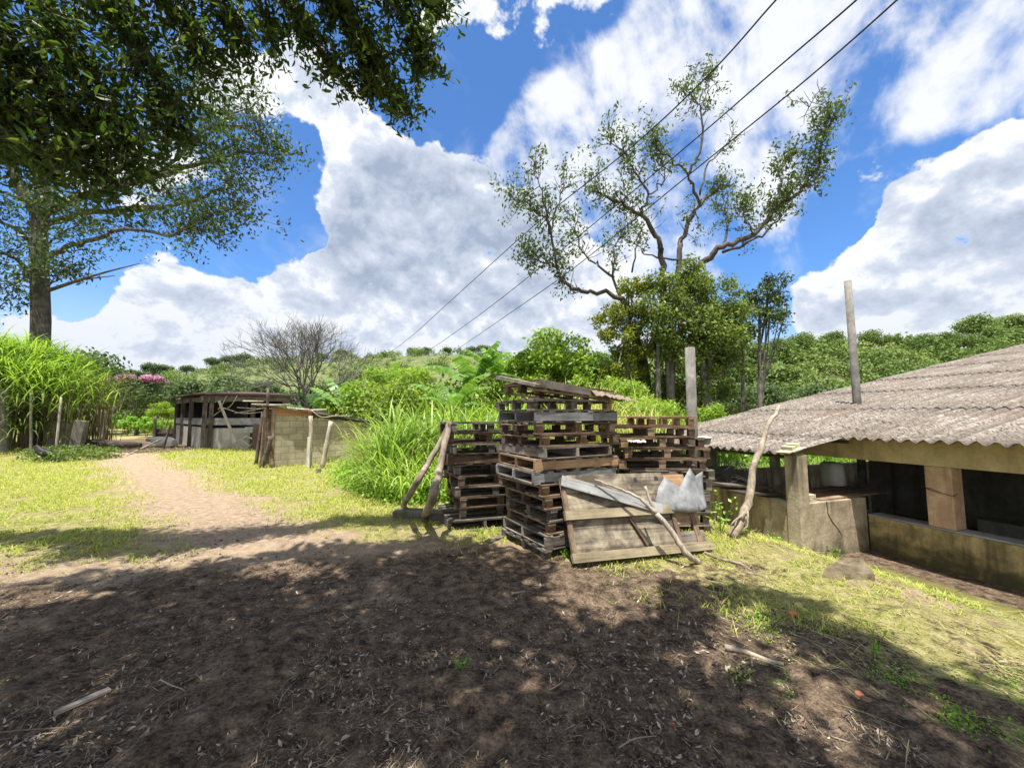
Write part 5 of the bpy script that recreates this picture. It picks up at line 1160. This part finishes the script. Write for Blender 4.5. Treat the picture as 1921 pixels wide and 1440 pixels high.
sb1('sill', 'sill', TM-.005, TM+.30, .003, 9, ZS-.028, ZS, bev=.005)
def qat(u, t):   # q of the shed wall seen at column u
    lo, hi = -4, 6
    for _ in range(50):
        mdl = (lo+hi)/2; p = SP(t, mdl, 0); uu = W0/2 + F*p[0]/p[1]
        if uu < u: lo = mdl
        else: hi = mdl
    return lo
q1_, q2_ = qat(1722, TM), qat(1772, TM)
sb1('main_pillar', 'pillar_red', TM+.004, TM+.28, q1_, q2_, ZS+.001, ZB-.001)
sb1('main_pillar', 'pillar_red', TM+.004, TM+.28, q2_+2.0, q2_+2.35, ZS+.001, ZB-.001)
sb1('beam', 'beam', TM, TM+.17, -1.6, 9, ZB, 1.245)
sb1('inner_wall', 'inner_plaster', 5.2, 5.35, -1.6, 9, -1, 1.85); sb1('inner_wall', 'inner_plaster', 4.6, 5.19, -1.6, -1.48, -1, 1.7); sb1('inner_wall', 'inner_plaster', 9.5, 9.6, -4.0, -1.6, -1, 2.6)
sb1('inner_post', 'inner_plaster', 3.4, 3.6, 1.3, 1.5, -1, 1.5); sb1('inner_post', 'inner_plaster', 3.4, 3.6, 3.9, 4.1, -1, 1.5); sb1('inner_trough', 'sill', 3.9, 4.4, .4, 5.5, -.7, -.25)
# scratched mark on the beam
q = qat(1862, TM); zz = lambda v, u=1862: EYE - (v-HOR)/F*SP(TM, q, 0)[1]
mb = MB(); 
def bp(dq, v): return np.array(SP(TM-.004, q+dq, zz(v))) - sb
mb.tube([bp(.035, 852), bp(.0, 856), bp(-.015, 862), bp(0, 867), bp(.035, 868)], .004, 4, 1); mb.tube([bp(-.01, 849), bp(-.004, 851)], .004, 4, 1); mb.tube([bp(.03, 846), bp(.036, 849)], .004, 4, 1)
mb.build('painted_mark', M['white_paint'], shed)
# wire round the pillar
mb = MB(); mb.tube([np.array(SP(TM-.004, q1_-.02, .50))-sb, np.array(SP(TM-.008, (q1_+q2_)/2, .45))-sb, np.array(SP(TM-.008, q2_+.01, .43))-sb, np.array(SP(TM+.1, q2_+.01, .46))-sb], .004, 5, .1); mb.tube([np.array(SP(TM-.006, q1_-.02, .50))-sb, np.array(SP(TM-.008, (q1_+q2_)/2-.08, .5))-sb, np.array(SP(TM-.008, (q1_+q2_)/2+.03, .46))-sb], .003, 5, .1); mb.build('wire', M['cable'], shed)
# crack down the wing wall
mb = MB(); cp = [(.62, .2), (.63, .02), (.72, -.12), (.85, -.25), (.95, -.38)]; mb.tube([np.array(SP(t, -.006, z))-sb for t, z in cp], [.007, .006, .005, .004, .002], 4, 0); mb.build('crack', M['dark_in'], shed)
# corrugated roof, row by row
def roof():
    prs = []; pitch = .177; amp = .031; row = 1.25; rows = 0; qs_step = pitch/8; rg = np.random.default_rng(31)
    r = 0; t0 = TL
    while t0 < 21.5:
        row = 1.25 if r == 0 else 2.9
        qa, qb = (QV, .03) if r == 0 else (QV - rg.uniform(0, .04), 9.0)
        sw = pitch*6; q = qa
        while q < qb:
            qe = min(q+sw+.04, qb); qq = np.arange(q, qe+1e-6, qs_step); tt = np.array([t0-.10+rg.uniform(-.03, .03) if r > 1 else t0, t0+row*.3, t0+row*.6, t0+row]); lift = rg.uniform(0, .012)
            if r == 0 and qe > -.6: pass
            QQ, TT = np.meshgrid(qq, tt); ZZ_ = ZR + SL*TT + amp*np.cos(2*math.pi*QQ/pitch) + .022*(1-(TT-t0)/row) + lift + .010*np.sin(TT*.6+QQ*.4) + .002*rg.normal(size=QQ.shape)
            if r == 0: TT = TT + (np.where(TT < t0+.05, .10*np.clip((QQ+.35)/.4, 0, 1)**2 + .03*(vnoise(QQ*7, QQ*0, 3)-.5), 0))
            X = CX+TT*nB[0]+QQ*mB[0]-sb[0]; Y = CY+TT*nB[1]+QQ*mB[1]-sb[1]; V = np.stack([X, Y, ZZ_-sb[2]], -1).reshape(-1, 3); m = len(qq); i = np.arange(len(V)).reshape(4, m)
            Fq = np.stack([i[:-1, :-1], i[1:, :-1], i[1:, 1:], i[:-1, 1:]], -1).reshape(-1, 4); prs.append((V, Fq, np.full(len(Fq), rg.random()))); q += sw
        t0 += row; r += 1
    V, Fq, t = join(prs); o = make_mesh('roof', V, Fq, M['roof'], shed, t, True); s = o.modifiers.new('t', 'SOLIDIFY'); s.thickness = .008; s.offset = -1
roof()
mb = MB()
for k in range(14): t = TL+.25 + k*1.25; a, b_ = np.array(SP(t, QV+.1 if t > 1.7 or True else 0, ZR+SL*t-.085))-sb, np.array(SP(t, -.05 if t < TM else 9, ZR+SL*t-.085))-sb; mb.tube([a, b_], .028, 4, .4)
mb.build('purlin', M['dark_wood'], shed)
# ------------------------------------------------------------------ items on and around the shed
def ubox(name, label, cat, c, dims, mat, rz=0, rx=0, ry=0, bev=.004, jit=.002):
    mb = MB(); mb.box((0, 0, 0), dims, jit=jit); o = mb.build(name, M[mat], bevel=bev); o.location = tuple(float(x) for x in c); o.rotation_euler = (rx, ry, rz); tag(o, label, cat); return o
RZ = math.atan2(nB[1], nB[0])
def on_roof(t, q, dz): return np.array(SP(t, q, ZR+SL*t+dz))
ubox('flat_tile', 'flat cement tile laid on the eave above the corner pillar', 'tile', on_roof(.02, -.12, .052), (.42, .21, .022), 'beigebrick', RZ, 0, -math.atan(SL))
ubox('brick', 'beige brick on the flat tile, nearer the eave', 'brick', on_roof(-.0, -.14, .092), (.10, .19, .055), 'beigebrick', RZ, 0, -math.atan(SL))
ubox('brick', 'beige brick on the flat tile, higher up the roof', 'brick', on_roof(.18, -.20, .092), (.10, .19, .055), 'beigebrick', RZ+.1, 0, -math.atan(SL))
ubox('brick', 'lower of two small bricks on the wing wall beside the pillar', 'brick', SP(.36, -.09, ZT+.032), (.16, .10, .06), 'beigebrick', RZ+.1)
ubox('brick', 'upper of two small bricks on the wing wall beside the pillar', 'brick', SP(.35, -.09, ZT+.093), (.15, .10, .058), 'beigebrick', RZ-.05)
# white lidded pot on the roof
pt = on_roof(.05, -2.05, .06)
def lathe(name, prof, mat, parent=None, n=24):
    vs = []; fs = []
    for r, z in prof:
        for k in range(n): vs.append((r*math.cos(2*math.pi*k/n), r*math.sin(2*math.pi*k/n), z))
    for i in range(len(prof)-1):
        for k in range(n): fs.append((i*n+k, i*n+(k+1) % n, (i+1)*n+(k+1) % n, (i+1)*n+k))
    return make_mesh(name, np.array(vs), np.array(fs), M[mat], parent, smooth=True)
pot = thing('white_basin', 'white enamel basin standing on the roof edge beside the stacks', 'basin', at(1322, 833, 6.6))
lathe('bowl', [(0.001, 0), (.07, 0), (.085, .02), (.10, .09), (.105, .095), (.11, .105)], 'metal', pot); lathe('rim', [(.11, .104), (.118, .11), (.112, .12), (.05, .13), (.001, .132)], 'whitepot', pot)
# boards over the pen, dark sheets over the side wall
def slab(name, label, cat, t0, t1, q0, q1, z0, z1, th, mat, tint=.3, n=6, jit=.015):
    root = None; mb = MB()
    for i in range(n):
        a = q0 + (q1-q0)*i/n; b2 = q0 + (q1-q0)*(i+.93)/n; j = random.uniform(-jit, jit); dt = random.uniform(-.08, .08); P = [SP(t0+dt, a, z0+j), SP(t1+dt, a, z1+j), SP(t1+dt, b2, z1+j), SP(t0+dt, b2, z0+j)][::-1]
        mb.hexa([np.array(p)-sb for p in P], [np.array(p)-sb+[0, 0, th] for p in P], None)
    o = mb.build(name, M[mat]); o.location = tuple(sb); tag(o, label, cat); return o
slab('board_cover', 'brown boards laid over the pen behind the wing wall', 'boards', .5, 2.3, -.75, -.06, ZT+.012, ZT+.03, .02, 'w_brown_x', n=5)
slab('roof_sheets', 'dark discarded sheets piled over the side wall of the wing', 'sheets', -.55, .6, -3.6, -.5, ZT+.14, ZT+.03, .03, 'dark_wood', n=9, jit=.05)
slab('slat_pile', 'thin dark slats stacked on top of the discarded sheets', 'slats', -.5, .5, -3.9, -1.6, ZT+.25, ZT+.14, .02, 'dark_wood', n=7, jit=.05)
slab('grey_sheet', 'grey cement sheet standing along the far side of the pen', 'sheet', .6, 2.9, -3.8, -3.72, ZT-.2, ZT-.2, .26, 'barn_board', n=1)
# feed sack
def blob(name, label, cat, c, s, mat, seed, box=0, par=None):
    o = rock(name, label, cat, c, s, mat, seed, box=box)
    if par: o.parent = par
    return o
sk = blob('feed_sack', 'white sack standing on the pen boards under the beam', 'sack', SP(2.15, -.85, ZT+.24), (.13, .20, .26), 'sack', 8, 5)
# tangled cables
mb = MB(); rg_ = np.random.default_rng(9)
for k in range(4):
    c = at(1375+k*8, 885, 5.9); pts = [c + np.array([.16*math.cos(a)*rg_.uniform(.6, 1.3), .05*math.sin(a*2), .13*math.sin(a)*rg_.uniform(.6, 1.3)]) for a in np.linspace(0, 5, 9)]; mb.tube([p-sb for p in cr(pts, 3)], .006, 5, .2)
o = mb.build('tangled_hose', M['cable']); o.location = tuple(sb); tag(o, 'tangle of black hose hanging over the side wall of the wing', 'hose')
# mossy kerb strip at the shed floor
def moss_strip():
    mb = MB(); pts = []
    for k in range(9):
        q = .35+k*.55; t0 = .28+.03*math.sin(k*2.1); P = lambda t, q, z: np.array(SP(t, q, z))-sb
        mb.hexa([P(t0, q, -1), P(t0+.5, q, -1), P(t0+.5, q+.54, -1), P(t0, q+.54, -1)][::-1], [P(t0, q, FLOOR+.05), P(t0+.5, q, FLOOR+.035), P(t0+.5, q+.54, FLOOR+.035), P(t0, q+.54, FLOOR+.05)][::-1], None)
    o = mb.build('moss_kerb', M['moss'], bevel=.01); o.location = tuple(sb); tag(o, 'mossy cement kerb along the sunken passage beside the shed', 'kerb')
moss_strip()

# concrete posts
def post(name, label, pts, r, mat='post', cat='post'):
    b = np.array(pts[0]); mb = MB(); mb.tube([np.array(p)-b for p in pts], r, 8, .5, wob=.03); o = mb.build(name, M[mat]); o.location = tuple(b); tag(o, label, cat); return o
p0 = at(1299, 812, 7.0); p0b = p0.copy(); p0b[2] = -.6; post('concrete_post', 'thick round concrete post between the back right stack and the roof', [p0b, p0, at(1294, 652, 7.0)], .085)
p1 = at(1606, 728, 9.6); p1b = p1.copy(); p1b[2] = -.6; post('concrete_post', 'tall thin concrete post rising through the corrugated roof', [p1b, p1, at(1590, 527, 9.6)], [.085, .085, .075])
# overhead cables
def cable(label, pts):
    P = cr([at(*p) for p in pts], 8); b = P[0]; mb = MB(); mb.tube([p-b for p in P], .017, 6, .5); o = mb.build('overhead_cable', M['cable']); o.location = tuple(b); tag(o, label, 'cable', 'overhead cables crossing the sky'); return o
cable('overhead cable crossing the sky, uppermost and leftmost of the three', [(1560,-110,5),(1456,0,6.2),(1330,140,7.8),(1180,280,10),(1000,425,14.5),(850,560,22),(760,640,32),(690,690,48)])
cable('overhead cable crossing the sky, middle one of the three', [(1720,-110,5),(1607,0,6.2),(1450,135,8),(1270,290,10.8),(1040,480,16),(900,590,24),(800,660,36),(740,695,48)])
cable('overhead cable with small clips crossing the sky, lowest of the three', [(1800,-115,5),(1683,0,6.2),(1500,160,8.2),(1290,330,11.2),(1080,500,16.5),(960,585,22),(880,640,32),(830,675,44)])

# ------------------------------------------------------------------ block shed
bA = gnd(512, 876); bA[2] = 0; YA = bA[1]; bB = at(692, 868, YA+1.9); bB[2] = 0
dv = bB-bA; Lw = float(np.hypot(dv[0], dv[1])); th = math.atan2(dv[1], dv[0])
blk = thing('block_shed', 'small concrete block shed with a sagging flat roof left of the elephant grass', 'shed', bA, th)
zA = float(at(512, 762, YA)[2]); zBt = float(at(692, 790, YA+1.9)[2])
mb = MB(); mb.hexa([(0, 0, -.3), (Lw, 0, -.3), (Lw, .14, -.3), (0, .14, -.3)], [(0, 0, zA-.28), (Lw, 0, zBt-.06), (Lw, .14, zBt-.06), (0, .14, zA-.28)]); mb.build('front_wall', M['block'], blk)
mb = MB(); mb.hexa([(0, -.004, zA-.278), (1.05, -.004, zA-.33), (1.05, .144, zA-.33), (0, .144, zA-.278)], [(0, -.004, zA-.03), (1.05, -.004, zA-.10), (1.05, .144, zA-.10), (0, .144, zA-.03)]); mb.build('brick_band', M['redbrick'], blk)
mb = MB(); mb.hexa([(1.052, 0, zA-.34), (Lw, 0, zBt-.058), (Lw, .14, zBt-.058), (1.052, .14, zA-.34)], [(1.052, 0, zA-.11), (Lw, 0, zBt-.03), (Lw, .14, zBt-.03), (1.052, .14, zA-.11)]); mb.build('upper_wall', M['dark_wood'], blk)
mb = MB(); mb.hexa([(0, .145, -.3), (.14, .145, -.3), (.14, 2.4, -.3), (0, 2.4, -.3)], [(0, .145, zA-.03), (.14, .145, zA-.03), (.14, 2.4, zA-.03), (0, 2.4, zA-.03)]); mb.build('side_wall', M['block'], blk)
mb = MB(); mb.hexa([(Lw-.14, .145, -.3), (Lw, .145, -.3), (Lw, 2.4, -.3), (Lw-.14, 2.4, -.3)], [(Lw-.14, .145, zBt-.03), (Lw, .145, zBt-.03), (Lw, 2.4, zBt-.03), (Lw-.14, 2.4, zBt-.03)]); mb.build('side_wall', M['block'], blk)
mb = MB()
nseg = 12
for i in range(nseg):
    x0 = -.3 + (Lw+.6)*i/nseg; x1 = -.3 + (Lw+.6)*(i+1)/nseg - .006; f0, f1 = (x0)/Lw, (x1)/Lw; h0 = zA + (zBt-zA)*f0 + random.uniform(-.012, .012); h1 = zA + (zBt-zA)*f1 + random.uniform(-.012, .012); ov = -.16 + random.uniform(-.06, .04)
    mb.hexa([(x0, ov, h0-.025), (x1, ov, h1-.025), (x1, 2.6, h1+.02), (x0, 2.6, h0+.02)], [(x0, ov, h0+.012), (x1, ov, h1+.012), (x1, 2.6, h1+.06), (x0, 2.6, h0+.06)])
mb.build('roof', M['w_grey_y'], blk)
mb = MB()
for k in range(9): 
    x = random.uniform(-.7, 1.2); y = random.uniform(-.1, .8); zz_ = zA + (zBt-zA)*x/Lw + .05; a = random.uniform(-.5, .5); l2 = random.uniform(.3, .9); mb.tube([(x-l2/2*math.cos(a), y-l2/2*math.sin(a), zz_), (x+l2/2*math.cos(a), y+l2/2*math.sin(a), zz_+random.uniform(-.02, .05))], random.uniform(.012, .03), 5)
mb.build('roof_sticks', M['dead'], blk)
mb = MB(); mb.box((-.04, .02, zA/2-.02), (.06, .09, zA-.02)); mb.box((-.28, .1, zA/2-.05), (.06, .09, zA-.1)); mb.box((-.16, .06, zA*.5), (.12, .02, zA*.9), tint=.05); mb.build('door_frame', M['w_brown_y'], blk)
mb = MB(); cp = cr([(1.0, -.2, zA-.12), (1.3, -.24, zA-.34), (1.75, -.22, zA-.30), (2.3, -.2, zA-.3)], 4); mb.tube(cp, .012, 5, .9); mb.build('roof_cord', M['dead'], blk)
def stake(label, u0, v0, u1, v1, Y, r, mat='dead', tw=None, name='wooden_stake', dy=0, bend=0):
    a = at(u0, v0, Y); c = at(u1, v1, Y+dy); a[2] = min(a[2], float(terrain(a[0], a[1])))-.03; mid_ = (a+c)/2 + np.array([bend, 0, 0]); P = cr([a, mid_, c], 4)
    mb = MB(); mb.tube([p-a for p in P], np.linspace(r, r*.85, len(P)), 7, .6, wob=.08); o = mb.build(name, M[mat]); o.location = tuple(a); tag(o, label, 'stake'); return o
YS = YA
stake('crooked grey stake against the middle of the block wall', 580, 876, 583, 780, YS-.15, .07, bend=.03)
stake('grey stake leaning right in front of the block wall', 604, 874, 621, 790, YS-.3, .075)
ubox('white_stake', 'white painted short stake before the block wall', 'stake', at(579, 851, YS-.35) , (.1, .05, 1.02), 'white_paint')
stake('short stump stake in the weeds before the block wall', 598, 893, 598, 878, YS-1.3, .08, 'bark')
stake('dark plank leaning at the doorway of the block shed, outer one', 490, 876, 510, 818, YS-.25, .07, 'dark_wood')
stake('reddish plank leaning at the doorway of the block shed, inner one', 512, 874, 505, 818, YS-.15, .05, 'w_brown_y')
stake('tall thin pole at the left corner of the block shed', 498, 872, 503, 728, YS+.3, .05, 'dark_wood')
stake('narrow dark board standing left of the block shed corner', 480, 872, 494, 772, YS+.6, .06, 'dark_wood')
stake('thin pole leaning behind the doorway planks', 488, 870, 497, 770, YS+.4, .035, 'w_brown_y')

# ------------------------------------------------------------------ barn
YBn = 19.3
def W(u, v, Y): return at(u, v, Y)
c1 = W(378, 850, YBn); c1[2] = 0; barn = thing('open_barn', 'open sided dark timber barn with a low whitewashed wall left of the block shed', 'barn', c1)
fr = W(530, 850, YBn+.6); fr[2] = 0; lf = W(330, 838, YBn+4.6); lf[2] = 0
ux = unit(fr-c1); uy = unit(lf-c1); LX = float(np.linalg.norm(fr-c1)); LY = float(np.linalg.norm(lf-c1))
def bq(a, b, z): return ux*a + uy*b + np.array([0, 0, z])
def bbox(mb, a0, a1, b0, b1, z0, z1, tint=None): mb.hexa([bq(a0, b0, z0), bq(a1, b0, z0), bq(a1, b1, z0), bq(a0, b1, z0)], [bq(a0, b0, z1), bq(a1, b0, z1), bq(a1, b1, z1), bq(a0, b1, z1)], tint); return mb
zf = lambda v, Y=YBn: float(at(400, v, Y)[2])
bbox(MB(), .1, LX, -.06, .06, -.2, zf(803)).build('low_wall', M['whitewall'], barn)
bbox(MB(), -.06, .06, .07, LY, -.2, zf(803)+.05).build('low_wall', M['whitewall'], barn)
bbox(MB(), .02, LX, -.1, -.065, zf(797), zf(784)).build('rail', M['w_pale_x'], barn); bbox(MB(), -.1, -.065, .0, LY, zf(797), zf(784)).build('rail', M['w_pale_x'], barn)
for (a, b2) in ((0, -.12), (.28, -.12), (-.12, LY*.35), (-.12, LY*.68), (-.1, LY), (LX*.6, 0), (LX, 0)):
    bbox(MB(), a-.09, a+.09, b2-.09, b2+.09, -.1, zf(744)).build('post', M['dark_wood'], barn)
bbox(MB(), -.2, LX+.2, -.16, .0, zf(752), zf(742)).build('beam', M['dark_wood'], barn); bbox(MB(), -.16, .0, .02, LY, zf(752), zf(744)).build('beam', M['dark_wood'], barn)
mb = MB(); zt_ = zf(738); mb.hexa([bq(-.5, -.35, zt_-.05), bq(LX+.5, -.35, zt_-.12), bq(LX+.5, LY+.3, zt_+.35), bq(-.5, LY+.3, zt_-.0)], [bq(-.5, -.35, zt_+.02), bq(LX+.5, -.35, zt_-.05), bq(LX+.5, LY+.3, zt_+.42), bq(-.5, LY+.3, zt_+.07)]); mb.build('roof', M['rust'], barn)
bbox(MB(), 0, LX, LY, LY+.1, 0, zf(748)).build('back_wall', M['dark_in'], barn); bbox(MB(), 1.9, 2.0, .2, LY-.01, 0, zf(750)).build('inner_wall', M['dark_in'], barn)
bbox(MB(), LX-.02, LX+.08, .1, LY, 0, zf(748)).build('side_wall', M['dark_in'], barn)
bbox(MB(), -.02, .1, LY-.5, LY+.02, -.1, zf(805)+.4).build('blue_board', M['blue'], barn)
stake('long pole leaning across the barn opening', 451, 850, 411, 752, YBn-.4, .07, 'dead', dy=.1)
stake('thin dark stick leaning in front of the barn near the animal', 304, 850, 320, 795, YBn-.2, .045, 'dark_wood')
mb = MB(); b = at(432, 835, YBn-.5)
for a_, c_ in (((432,835),(462,818)),((450,850),(480,826)),((432,835),(450,850)),((441,831),(458,845)),((452,824),(470,838)),((462,818),(480,826))): mb.tube([at(*a_, YBn-.5)-b, at(*c_, YBn-.4)-b], .03, 4, .7)
o = mb.build('wooden_rack', M['dead']); o.location = tuple(b); tag(o, 'small grey wooden rack leaning on the barn wall', 'rack')
ubox('cement_block', 'pale cement block on the barn wall near its right end', 'block', at(473, 806, YBn), (.5, .3, .28), 'sill')
ubox('rusty_panel', 'dark rusty panel leaning beside the right end of the barn', 'panel', at(484, 826, YBn-.9), (.55, .05, 1.5), 'rust', 0, .1, .12)
mb = MB(); b = at(411,750,YBn-.6)
for pl in ([(425,742),(418,757),(409,768)],[(445,742),(436,757),(425,766),(412,763)],[(440,775),(470,770),(503,764)],[(400,780),(420,765)],[(445,764),(475,766),(500,765)],[(420,765),(455,775),(495,772)]):
    mb.tube([p-b for p in cr([at(u, v, YBn-.6) for u, v in pl], 3)], .018, 4, .5)
o = mb.build('tied_sticks', M['dead']); o.location = tuple(b); tag(o, 'pale sticks and wires tied across the barn front', 'sticks')
# pen fence left of the barn
gt = thing('pen_gate', 'dark wooden gate left of the barn', 'gate', at(308, 815, 25)); mb = MB()
for i in range(5): mb.box((-.55+i*.27, 0, -.25), (.25, .04, 1.25), jit=.02)
mb.build('boards', M['dark_wood'], gt); mb = MB(); mb.box((0, -.045, .1), (1.45, .04, .1)); mb.box((0, -.045, -.6), (1.45, .04, .1)); mb.build('rails', M['dark_wood'], gt)
for u in (290, 328): stake('gate post %s of the pen gate' % ('left' if u < 300 else 'right'), u, 822, u+1, 782, 24.8, .09, 'dark_wood')
# broken posts at the left
def slabpost(label, u0, u1, v0, v1, Y, lean, mat='post'):
    a = at(u0, v1, Y); wdt = (u1-u0)/F*Y; h = (v1-v0)/F*Y; mb = MB(); mb.box((wdt/2, 0, h/2-.1), (wdt, .16, h+.2), jit=.03); o = mb.build('broken_post', M[mat], bevel=.02); o.location = tuple(a); o.rotation_euler = (0, lean, .1); tag(o, label, 'post'); return o
slabpost('leaning weathered slab post, rightmost of the broken three', 128, 148, 788, 848, 15.6, .14, 'post_dark')
slabpost('upright weathered slab post, middle of the broken three', 114, 130, 795, 846, 15.9, .03, 'post_dark')
slabpost('weathered slab post, leftmost of the broken three', 103, 115, 797, 843, 16.1, 0, 'post_dark')
for (u, v1, v0, r, lb) in ((58,858,730,.045,'thin pale fence pole in front of the tall grass, left one'),(103,862,745,.045,'thin pale fence pole in front of the tall grass, right one')):
    stake(lb, u, v1, u+(12 if u > 80 else 0), v0, 15, r, 'dead')
stake('thick old fence post at the left picture edge', 4, 860, 6, 730, 14.8, .2, 'post')
for (u, lb) in ((52,'left dark tree stump post within the tall grass'),(100,'right dark tree stump post within the tall grass')): stake(lb, u, 860, u+3, 735, 16, .28, 'bark')
stake('slim dark post in the clearing beyond the mud', 192, 818, 193, 768, 27, .14, 'bark'); stake('pale pole leaning in the clearing', 196, 815, 214, 760, 26.5, .06, 'dead')
mb = MB(); mb.tube([(-1.3, 0, 0), (-.4, .1, .05), (.5, 0, 0), (1.5, .1, -.02)], [.16, .2, .17, .08], 8, .1, wob=.15); mb.tube([(-.9, 0, .0), (-1.3, -.3, .0)], [.1, .05], 6, .1); mb.tube([(-.1, 0, .05), (.0, -.4, -.2)], [.06, .05], 6, .1)
o = mb.build('fallen_log', M['dark_wood']); o.location = tuple(gnd(192, 845) + [0, 0, .25]); tag(o, 'fallen dark trunk lying in the shade left of the path', 'log')
mb = MB()
mb.tube([at(232,858,15.6)-at(232,858,15.6), at(265,842,17)-at(232,858,15.6), at(300,825,18.5)-at(232,858,15.6)], .03, 5, .3); o = mb.build('fallen_pole', M['dead']); o.location = tuple(at(232,857,15.6)); tag(o, 'thin pole lying on the ground toward the barn', 'pole')
stake('short stake at the muddy edge, right of the fallen trunk', 175, 858, 178, 848, 15, .05, 'dark_wood')

# ------------------------------------------------------------------ animals
def skinned(name, chain, edges, rad, mat, parent=None, sub=2):
    me = bpy.data.meshes.new(name); me.from_pydata(chain, edges, []); o = bpy.data.objects.new(name, me); COL.objects.link(o); me.materials.append(M[mat])
    s = o.modifiers.new('skin', 'SKIN'); s.use_smooth_shade = True
    for i, r in enumerate(rad): me.skin_vertices[0].data[i].radius = r if hasattr(r, '__len__') else (r, r)
    me.skin_vertices[0].data[0].use_root = True
    u = o.modifiers.new('sub', 'SUBSURF'); u.levels = sub; u.render_levels = sub
    if parent: o.parent = parent
    return o
hp = gnd(86, 866); hen = thing('hen', 'black hen pecking at the foot of the tall grass', 'hen', (hp[0], hp[1], hp[2]), .2)
k = 1.35
hv = [(0, 0, .22), (-.10, 0, .24), (-.20, 0, .33), (-.27, 0, .42), (.11, 0, .20), (.18, 0, .14), (.23, 0, .07), (.02, .05, .13), (.03, .05, .03), (.02, -.05, .13), (.03, -.05, .03), (.07, .05, .005), (.07, -.05, .005)]
o = skinned('body', [(x*k, y*k, z*k) for x, y, z in hv], [(0, 1), (1, 2), (2, 3), (0, 4), (4, 5), (5, 6), (0, 7), (7, 8), (0, 9), (9, 10), (8, 11), (10, 12)], [(.12*k, .13*k), (.11*k, .11*k), (.05*k, .09*k), (.015*k, .05*k), (.08*k, .08*k), .04*k, .032*k, .03*k, .01*k, .03*k, .01*k, .008*k, .008*k], 'hen', hen)
mb = MB(); mb.tube([(.25*k, 0, .05*k), (.29*k, 0, .015*k)], [.012*k, .003*k], 5, .5); mb.build('beak', M['beigebrick'], hen); mb = MB(); mb.box((.235*k, 0, .105*k), (.05*k, .01*k, .03*k), taper=.5); mb.build('comb', M['hencomb'], hen)
# white pig-like animal at the barn
an = gnd(292, 838); an = np.array([*at(306, 828, YBn+1.2)[:2], 0]); pig = thing('farm_animal', 'white animal lying beside the left corner of the barn', 'animal', an, math.pi)
v_ = [(0, 0, .28), (-.35, 0, .27), (-.6, 0, .25), (.35, 0, .32), (.55, 0, .42), (.75, 0, .40), (.9, 0, .34), (.35, .18, .08), (.6, .2, .04), (.35, -.18, .08), (.6, -.2, .04), (-.5, .2, .1), (-.25, .27, .05), (-.5, -.2, .1), (-.25, -.27, .05)]
skinned('body', v_, [(0, 1), (1, 2), (0, 3), (3, 4), (4, 5), (5, 6), (3, 7), (7, 8), (3, 9), (9, 10), (1, 11), (11, 12), (1, 13), (13, 14)], [.27, .27, .16, .24, .13, .12, .07, .07, .045, .07, .045, .1, .05, .1, .05], 'hide', pig)
mb = MB()
for s in (-1, 1): mb.add([(.68, s*.08, .48), (.6, s*.2, .50), (.62, s*.12, .42)], [(0, 1, 2), (2, 1, 0)], .5)
mb.build('ear', M['hide'], pig)

# single weeds
sprig('leafy sprig growing before the leaning pallet', gnd(1203, 1042), .2, 16, .05, 701)
sprig('low green sprig at the foot of the leaning pallet, right part', gnd(1300, 1030), .09, 16, .04, 702)
sprig('green weeds in the gap between middle stack and leaning pallet', gnd(1060, 1050), .12, 40, .04, 703)
sprig('weed at the near corner of the middle stack', gnd(1010, 1030), .13, 24, .04, 704)
sprig('leafy shrub sprig right of the metal sheet', at(1352, 1000, 5.5), .55, 60, .06, 705)
sprig('dark weed at the foot of the wing wall', np.array(SP(.55, .12, -.7)), .24, 56, .07, 706, 'leaf_mid')
sprig('green grass tuft on the dark soil', gnd(868, 1255), .09, 30, .03, 707)
sprig('tuft of grass below the logs at the left stack', gnd(905, 1000), .07, 30, .03, 708)
sprig('small green tuft beside the orange brick fragment', gnd(1425, 1160), .06, 40, .028, 709)
sprig('seedling in the sunny straw at the lower right', gnd(1640, 1230), .2, 16, .035, 710)
